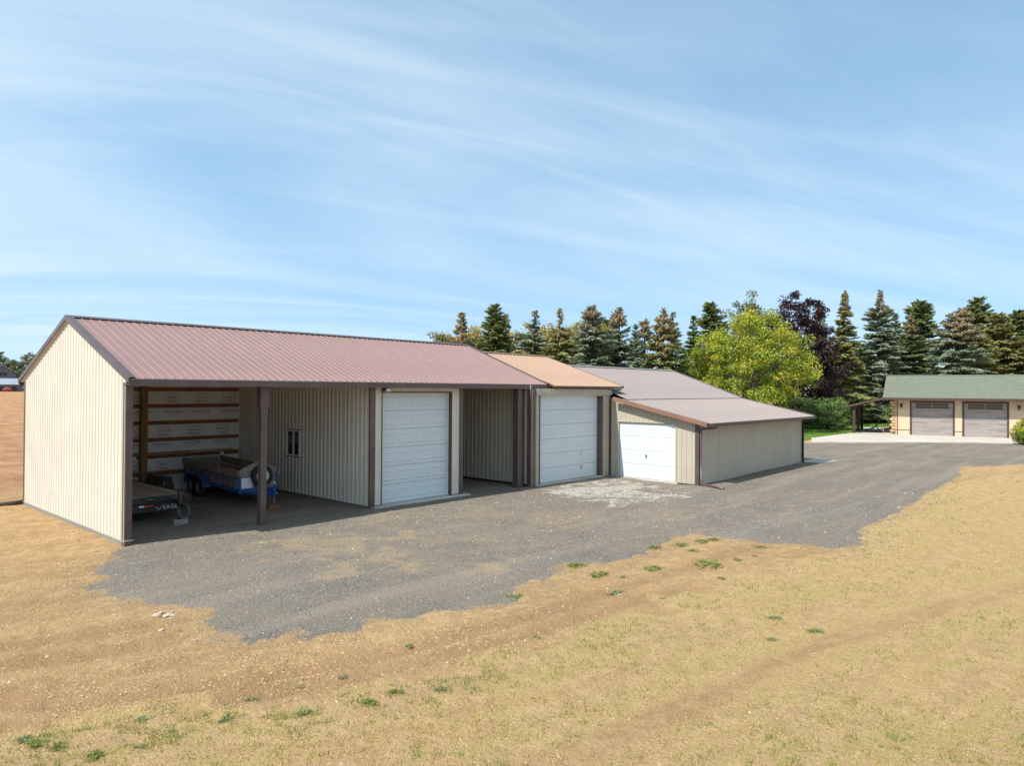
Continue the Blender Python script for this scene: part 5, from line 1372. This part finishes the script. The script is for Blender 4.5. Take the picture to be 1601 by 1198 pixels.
# far farm on the left: barn, tin shed, machine, trees
def far_frame(d=400.0):
    v = Vector((87.9, 396.9, 0)).normalized()
    return v
fv = far_frame(); fr_ = Vector((fv.y, -fv.x, 0)); frz = math.atan2(fr_.y, fr_.x)
FC = Vector((86.0, 399.0, 0.85))
barn = thing('old_barn', 'weathered grey gambrel barn far off at the left edge', 'barn', FC, frz)
outl = [(-6.5, 5.0), (-5.3, 9.0), (0, 12.4), (5.3, 9.0), (6.5, 5.0)]
mb = MB(); mb.prism([(-6, 0, 0), (6, 0, 0), (6, 0, 5.6), (5.0, 0, 8.9), (0, 0, 12.1), (-5.0, 0, 8.9), (-6, 0, 5.6)], (0, 22, 0)); mb.build('wall', M['barn'], barn, world=False)
mb = MB()
for (a, b) in zip(outl[:-1], outl[1:]):
    mb.prism([(a[0], -0.6, a[1]), (b[0], -0.6, b[1]), (b[0], -0.6, b[1]+0.25), (a[0], -0.6, a[1]+0.25)], (0, 23.2, 0))
mb.build('roof', M['tin'], barn, world=False)
for x in (-0.9, 0.9): MB().box(x-0.75, x+0.75, -0.12, -0.02, 7.6, 9.2).build('loft_dark_slab', M['black'], barn, world=False)  # black slabs on the solid wall, standing in for the dark loft inside
MB().box(-2.2, 2.2, -0.10, -0.02, 0, 4.5).build('barn_door', M['tin_dark'], barn, world=False)
tin = thing('tin_shed', 'low dark shed with pale tin roof in front of the far barn', 'shed', FC+fr_*1.5-fv*14, frz)
mb = MB(); mb.box(-13, 6.2, 0, 8, -0.3, 3.6); mb.build('wall', M['tin_dark'], tin, world=False)
mb = MB(); mb.prism([(-14, -0.9, 3.55), (-14, 4.0, 6.3), (-14, 4.0, 6.1), (-14, -0.9, 3.35)], (21.2, 0, 0)); mb.prism([(-14, 8.9, 3.55), (-14, 4.0, 6.3), (-14, 4.0, 6.1), (-14, 8.9, 3.35)], (21.2, 0, 0)); mb.build('roof', M['tin'], tin, world=False)
for x in (-8, -2, 3): MB().box(x-0.9, x+0.9, -0.06, 0.02, 0.2, 2.6).build('opening', M['black'], tin, world=False)  # black slabs on the wall paint the darkness inside the shed
mach = thing('farm_implement', 'small red farm machine parked before the tin shed', 'machine', FC+fr_*1.8-fv*24+Vector((0, 0, -0.1)), frz)
MB().bbox(-1.6, 1.4, -0.8, 0.8, 0.7, 1.7, 0.3).bbox(-0.8, 0.8, -0.7, 0.7, 1.6, 2.2, 0.25).build('body', M['red_metal'], mach, world=False)
for x in (-1.1, 0.9): wheel(mach, (x, -0.85, 0.5), (0, -1, 0), 0.55, 0.3, M['red_metal'], world=False)
MB().bar((1.3, 0, 0.8), (2.6, 0, 0.4), 0.2, 0.2).build('drawbar', M['red_metal'], mach, world=False)
for i, (x, y, h, r_, lab) in enumerate(((87.5,412,18.6,6.0,'far leafy tree above the grey barn'), (92.5,408,16.8,5.5,'far dense tree right of the grey barn'), (97.5,402,18.8,6.2,'far tree beside the shed gable edge'), (103,398,16.5,6.0,'far tree mostly hidden behind the shed gable'))):
    broadleaf(lab, x, y, h, r_, [(0.16,0.18,0.075),(0.11,0.14,0.06),(0.22,0.20,0.08)], 300+i, name='far_tree', clumps=110, per=45, leaf=0.75, clump_r=1.5, group='trees at the far farm', twig=False, trunks=1)
broadleaf('low straw-coloured bush right of the tin shed', 95.8, 391, 5.5, 3.2, [(0.40,0.33,0.12),(0.30,0.26,0.10),(0.45,0.36,0.12)], 310, cat='shrub', name='far_bush', clumps=40, per=40, leaf=0.6, clump_r=1.0, twig=False, trunks=1, crown0=0.0)
broadleaf('low dark green bush at the end of the tin shed', 93.6, 384, 3.4, 2.4, [(0.07,0.09,0.04),(0.05,0.07,0.03),(0.09,0.11,0.05)], 311, cat='shrub', name='far_bush', clumps=40, per=40, leaf=0.5, clump_r=0.8, twig=False, trunks=1, crown0=0.0)

# ------------------------------------------------------------------ grass, stones, clods, weeds
def ground_z(x, y):
    s_ = signed_dist(x, y, GRAVEL); gq = signed_dist(x, y, GRASS)
    return base_z(x, y)+micro_z(x, y, s_)*np.where(gq > 0, 0.45, 1.0)
def scatter(n, r0, r1, g, a0=-28, a1=112, p=1.0):
    """points around the camera side of the yard, denser nearby"""
    rr_ = r0*(r1/r0)**(g.random(n)**p); a = np.radians(g.uniform(a0, a1, n))
    return rr_*np.cos(a), rr_*np.sin(a)
def blades(name, x, y, z, hgt, wid, col, g, label, cat, lean=0.8):
    n = len(x); a = g.uniform(0, 2*PI, n); b = a+g.normal(0, 0.6, n)+PI/2
    tip = np.stack([x+np.cos(a)*hgt*lean*g.uniform(0.2, 1.2, n), y+np.sin(a)*hgt*lean*g.uniform(0.2, 1.2, n), z+hgt], -1)
    dx, dy = np.cos(b)*wid*0.5, np.sin(b)*wid*0.5
    V = np.stack([np.stack([x-dx, y-dy, z-0.008], -1), np.stack([x+dx, y+dy, z-0.008], -1), tip], 1).reshape(-1, 3)
    o = link(name, np_mesh(name, V, np.arange(3*n).reshape(n, 3), M['blades'], np.repeat(col, 3, 0)))
    return tag(o, label, cat, kind='stuff')
g = np.random.default_rng(77)
x, y = scatter(620000, 5.2, 42.0, g, -26, 108)
gs = signed_dist(x, y, GRASS)
tuft = fbm(x*3.4, y*3.4, 81, 3)*0.5+vnoise(x*11, y*11, 83)*0.5
tg_ = np.exp(-(line_dist(x, y, TRACK_GRASS)/0.40)**2)*0.85
dens = sstep(-0.25, 0.5, gs+(fbm(x*1.1, y*1.1, 61, 3)-0.5)*1.6)*(0.42+0.9*sstep(0.45, 0.65, tuft))*(1-tg_)
dens = np.maximum(dens, 0.16*(gs <= 0)*sstep(0.45, 0.62, tuft))*(signed_dist(x, y, GRAVEL) < -0.05)
k = g.random(len(x)) < dens
x, y, gs, tuft = x[k], y[k], gs[k], tuft[k]
rad = np.hypot(x, y)
z = ground_z(x, y)
edge_green = np.exp(-((gs-0.25)/0.5)**2)*1.6
bandn = fbm((x*SD+y*CD)*0.4, (-x*CD+y*SD)*1.8, 98, 4)
gr = np.clip(sstep(0.52, 0.64, bandn)*0.55+sstep(0.54, 0.72, fbm(x*0.8, y*0.8, 91, 3)*0.55+vnoise(x*5, y*5, 93)*0.45)*0.7+edge_green*sstep(0.45, 0.65, tuft), 0, 1)
n = len(x); t = g.random((n, 1))
straw = np.array([0.64,0.475,0.245])*t+np.array([0.38,0.265,0.115])*(1-t)
green = np.array([0.30,0.33,0.075])*t+np.array([0.19,0.24,0.06])*(1-t)
isg = (g.random(n) < gr*0.75)[:, None]
patch = sstep(0.42, 0.62, fbm(x*1.5, y*1.5, 97, 3)*0.5+tuft*0.5)
olive = (g.random(n) < 0.08+0.50*patch)[:, None]
col = np.where(isg, green, np.where(olive, straw*np.array([0.93, 0.90, 0.58]), straw))*g.uniform(0.8, 1.2, (n, 1))
hgt = g.uniform(0.012, 0.034, n)*(0.6+0.9*sstep(0.45, 0.75, tuft))*(1+0.8*isg[:, 0])
wid = g.uniform(0.007, 0.012, n)*np.clip(rad/11, 1.0, 3.0)
blades('dry_grass', x, y, z, hgt, wid, col, g, 'short dry straw-coloured grass with green flecks', 'grass')
# lawn blades
x, y = g.uniform(50, 98, 60000), g.uniform(18.5, 34, 60000)
k = signed_dist(x, y, lawn_poly) > 0.05
x, y = x[k], y[k]; n = len(x); t = g.random((n, 1))
blades('lawn_grass', x, y, np.full(n, 0.03), g.uniform(0.03, 0.08, n), np.full(n, 0.05), (np.array([0.17,0.27,0.04])*t+np.array([0.10,0.19,0.03])*(1-t)), g, 'short green lawn grass beyond the gravel', 'grass')
def stones(name, x, y, z, s, col, label, cat, g):
    n = len(x)
    th = g.uniform(0, 2*PI, n)
    base = np.array([[1, 0, 0], [-0.5, 0.85, 0], [-0.5, -0.85, 0], [0.1, 0.05, 0.8]])
    V = np.repeat(base[None], n, 0)*g.uniform(0.6, 1.3, (n, 4, 1))
    c, s_ = np.cos(th)[:, None], np.sin(th)[:, None]
    V = np.stack([V[..., 0]*c-V[..., 1]*s_, V[..., 0]*s_+V[..., 1]*c, V[..., 2]], -1)*s[:, None, None]
    V += np.stack([x, y, z-s*0.15], -1)[:, None]
    F = (np.arange(n)*4)[:, None, None]+np.array([[0, 1, 3], [1, 2, 3], [2, 0, 3]])[None]
    o = link(name, np_mesh(name, V.reshape(-1, 3), F.reshape(-1, 3), M['stones'], np.repeat(col, 4, 0)))
    return tag(o, label, cat, kind='stuff')
x, y = scatter(230000, 8.5, 34.0, g, 5, 90)
s_ = signed_dist(x, y, GRAVEL)
k = (s_ > -0.9) & (g.random(len(x)) < np.where(s_ > 0.15, 0.62, 0.62*np.exp(-np.maximum(0.15-s_, 0)/0.42))) & (y < 18.0-0.001*x)
x, y, s_ = x[k], y[k], s_[k]; n = len(x)
zq = np.maximum(gravel_height(x, y, s_)-np.where(s_ < -0.45, 0.12, 0), ground_z(x, y))
t = g.random((n, 1)); wh = g.random(n) < 0.022
pl = np.zeros(n)
for a, b_, r_ in PALE: pl = np.maximum(pl, np.exp(-(((x-a)**2+(y-b_)**2)/(r_*r_))))
col = np.array([0.110,0.098,0.088])*t+np.array([0.26,0.228,0.19])*(1-t)
wh = wh | (g.random(n) < pl*0.65)
col[wh] = np.array([0.56, 0.51, 0.43])*g.uniform(0.7, 1.1, (int(wh.sum()), 1))
stones('loose_gravel', x, y, zq, g.uniform(0.008, 0.019, n)*np.where(g.random(n) < 0.03, 1.9, 1.0)*np.clip(np.hypot(x, y)/13, 0.9, 1.7), col, 'loose grey stones strewn over the gravel yard', 'gravel', g)
x, y = scatter(150000, 5.0, 30.0, g, -10, 110)
s_ = signed_dist(x, y, GRAVEL); gs = signed_dist(x, y, GRASS)
cl_n = fbm(x*1.3, y*1.3, 95, 3)
k = (s_ < 0.0) & (g.random(len(x)) < np.where(gs > 0, 0.10, 0.30+0.7*sstep(0.48, 0.62, cl_n))) & ~((x > 6.5) & (y > 17.5))
x, y = x[k], y[k]; n = len(x); t = g.random((n, 1))
col = np.array([0.52,0.35,0.185])*t+np.array([0.33,0.205,0.105])*(1-t)
pk = g.random(n) < 0.025; col[pk] = np.array([0.60, 0.49, 0.35])
stones('dirt_clods', x, y, ground_z(x, y), g.uniform(0.006, 0.02, n)*g.uniform(0.7, 1.5, n), col, 'small clods of dry earth scattered over the bare dirt', 'clods', g)
# green weeds: one tufted plant built a few ways, then placed singly
def weed_mesh(seed, blue=False):
    g = np.random.default_rng(seed); n = 260
    a = g.uniform(0, 2*PI, n); rr_ = g.random(n)**0.7
    lump = 0.6+0.7*vnoise(a*1.3, np.full(n, seed*1.0), 3)
    P = np.stack([np.cos(a)*rr_*lump, np.sin(a)*rr_*lump, (1-rr_**2)*0.20*g.random(n)+0.03], -1)
    nc = 7; ca = g.uniform(0, 2*PI, nc); cr_ = g.uniform(0.15, 0.6, nc); ci = g.integers(0, nc, n)      # several small rosettes
    q = g.random(n) < 0.7
    P[q, 0] = (np.cos(ca)*cr_)[ci[q]]+P[q, 0]*0.30; P[q, 1] = (np.sin(ca)*cr_)[ci[q]]+P[q, 1]*0.30
    A = unit(np.stack([np.cos(a)+g.normal(0, .5, n), np.sin(a)+g.normal(0, .5, n), g.uniform(-0.1, 0.9, n)], -1))
    Bv = unit(np.cross(A, g.normal(size=(n, 3))))
    t = g.random((n, 1))
    c = (np.array([0.30,0.31,0.14])*t+np.array([0.21,0.235,0.105])*(1-t)) if blue else (np.array([0.28,0.29,0.075])*t+np.array([0.16,0.195,0.05])*(1-t))
    return quads_to_mesh('weed', P, A*0.12, Bv*0.045, M['blades'], c)
WM = [weed_mesh(s_, s_ % 3 == 0) for s_ in range(6)]
WEEDS = [(4.42,8.25,0.13,0),(3.94,7.96,0.14,0),(3.24,8.63,0.11,0),(2.17,9.07,0.13,0),(2.23,8.84,0.13,1),(2.4,8.63,0.12,1),(2.41,9.06,0.09,0),(2.6,8.11,0.14,1),(2.98,7.98,0.09,0),(6.87,8.17,0.1,0),(5.56,8.0,0.1,0),(5.7,7.02,0.13,1),(4.62,7.42,0.14,0),(6.15,6.68,0.11,0),(9.82,8.69,0.22,1),(12.37,9.09,0.24,1),(12.14,8.34,0.26,1),(11.35,7.43,0.27,0),(12.31,7.87,0.11,0),(15.12,8.79,0.22,1),(13.4,7.76,0.30,1),(14.47,7.02,0.46,1),(15.27,6.77,0.16,1),(16.49,8.17,0.24,2),(16.93,8.04,0.25,2),(15.79,8.48,0.2,2),(13.65,6.37,0.11,0),(11.76,6.62,0.1,0),(15.41,7.89,0.16,2),(8.33,6.9,0.08,0),(16.86,6.84,0.17,2),(15.9,6.63,0.13,0),(5.04,8.18,0.08,0),(5.32,7.04,0.14,1),(11.88,4.6,0.15,0),(11.71,3.86,0.17,0),(10.86,4.22,0.11,0)]
SPECIAL = {0: 'round green weed clump alone on the bare dirt below the gravel', 1: 'green weed clump just right of bottom-left tracks, below the lone one', 14: 'green weed clump at the notch of the gravel edge', 15: 'bright green weed patch touching the gravel edge below the white door', 16: 'green weed patch right below the one touching the gravel', 17: 'large bluish-green weed clump in the middle of the dirt strip', 20: 'long green weed patch left of the widest one', 21: 'widest bright green weed patch on the dirt strip'}
for i, (x, y, r_, k) in enumerate(WEEDS):
    me = WM[[0, 1, 4][k] if i % 2 else [3, 2, 5][k]]
    o = link('weed_clump', me, None, loc=(x, y, float(ground_z(np.array([x]), np.array([y]))[0])-0.004), rot=(0, 0, i*1.7))
    o.scale = (r_*1.15, r_*1.15, min(r_*1.1, 0.22))
    lab = 'small green weed tuft near the bottom left corner' if 3 <= i <= 8 else 'small bluish weed tuft in the dry grass at right' if i >= 34 else 'small green weed tuft on the dirt point beside the gravel' if x > 11 else 'small green weed tuft along the track between dirt and dry grass'
    tag(o, SPECIAL.get(i, lab), 'weed', 'green weeds on the dry ground')
# pale stones lying on the dirt at the gravel edge
for i, (x, y, s_) in enumerate(((4.80,12.20,0.07),(4.97,12.12,0.09),(4.90,12.34,0.06),(5.05,12.26,0.05),(4.6,11.5,0.05))):
    mb = MB(); rs = random.Random(i)
    vs_ = []
    for k in range(12):
        a = rs.uniform(0, 6.28); q = rs.uniform(-1, 1); w = math.sqrt(1-q*q)
        vs_.append(Vector((w*math.cos(a)*1.2, w*math.sin(a)*0.9, q*0.5)))
    import bmesh
    bm = bmesh.new()
    for v in vs_: bm.verts.new(v*s_)
    bmesh.ops.convex_hull(bm, input=bm.verts)
    me = bpy.data.meshes.new('pale_stone'); bm.to_mesh(me); bm.free(); me.materials.append(M['pale_stone'])
    o = link('pale_stone', me, None, loc=(x, y, float(ground_z(np.array([x]), np.array([y]))[0])+s_*0.2))
    tag(o, 'pale stone lying in the dirt by the gravel edge', 'stone', 'pale stones in the dirt')
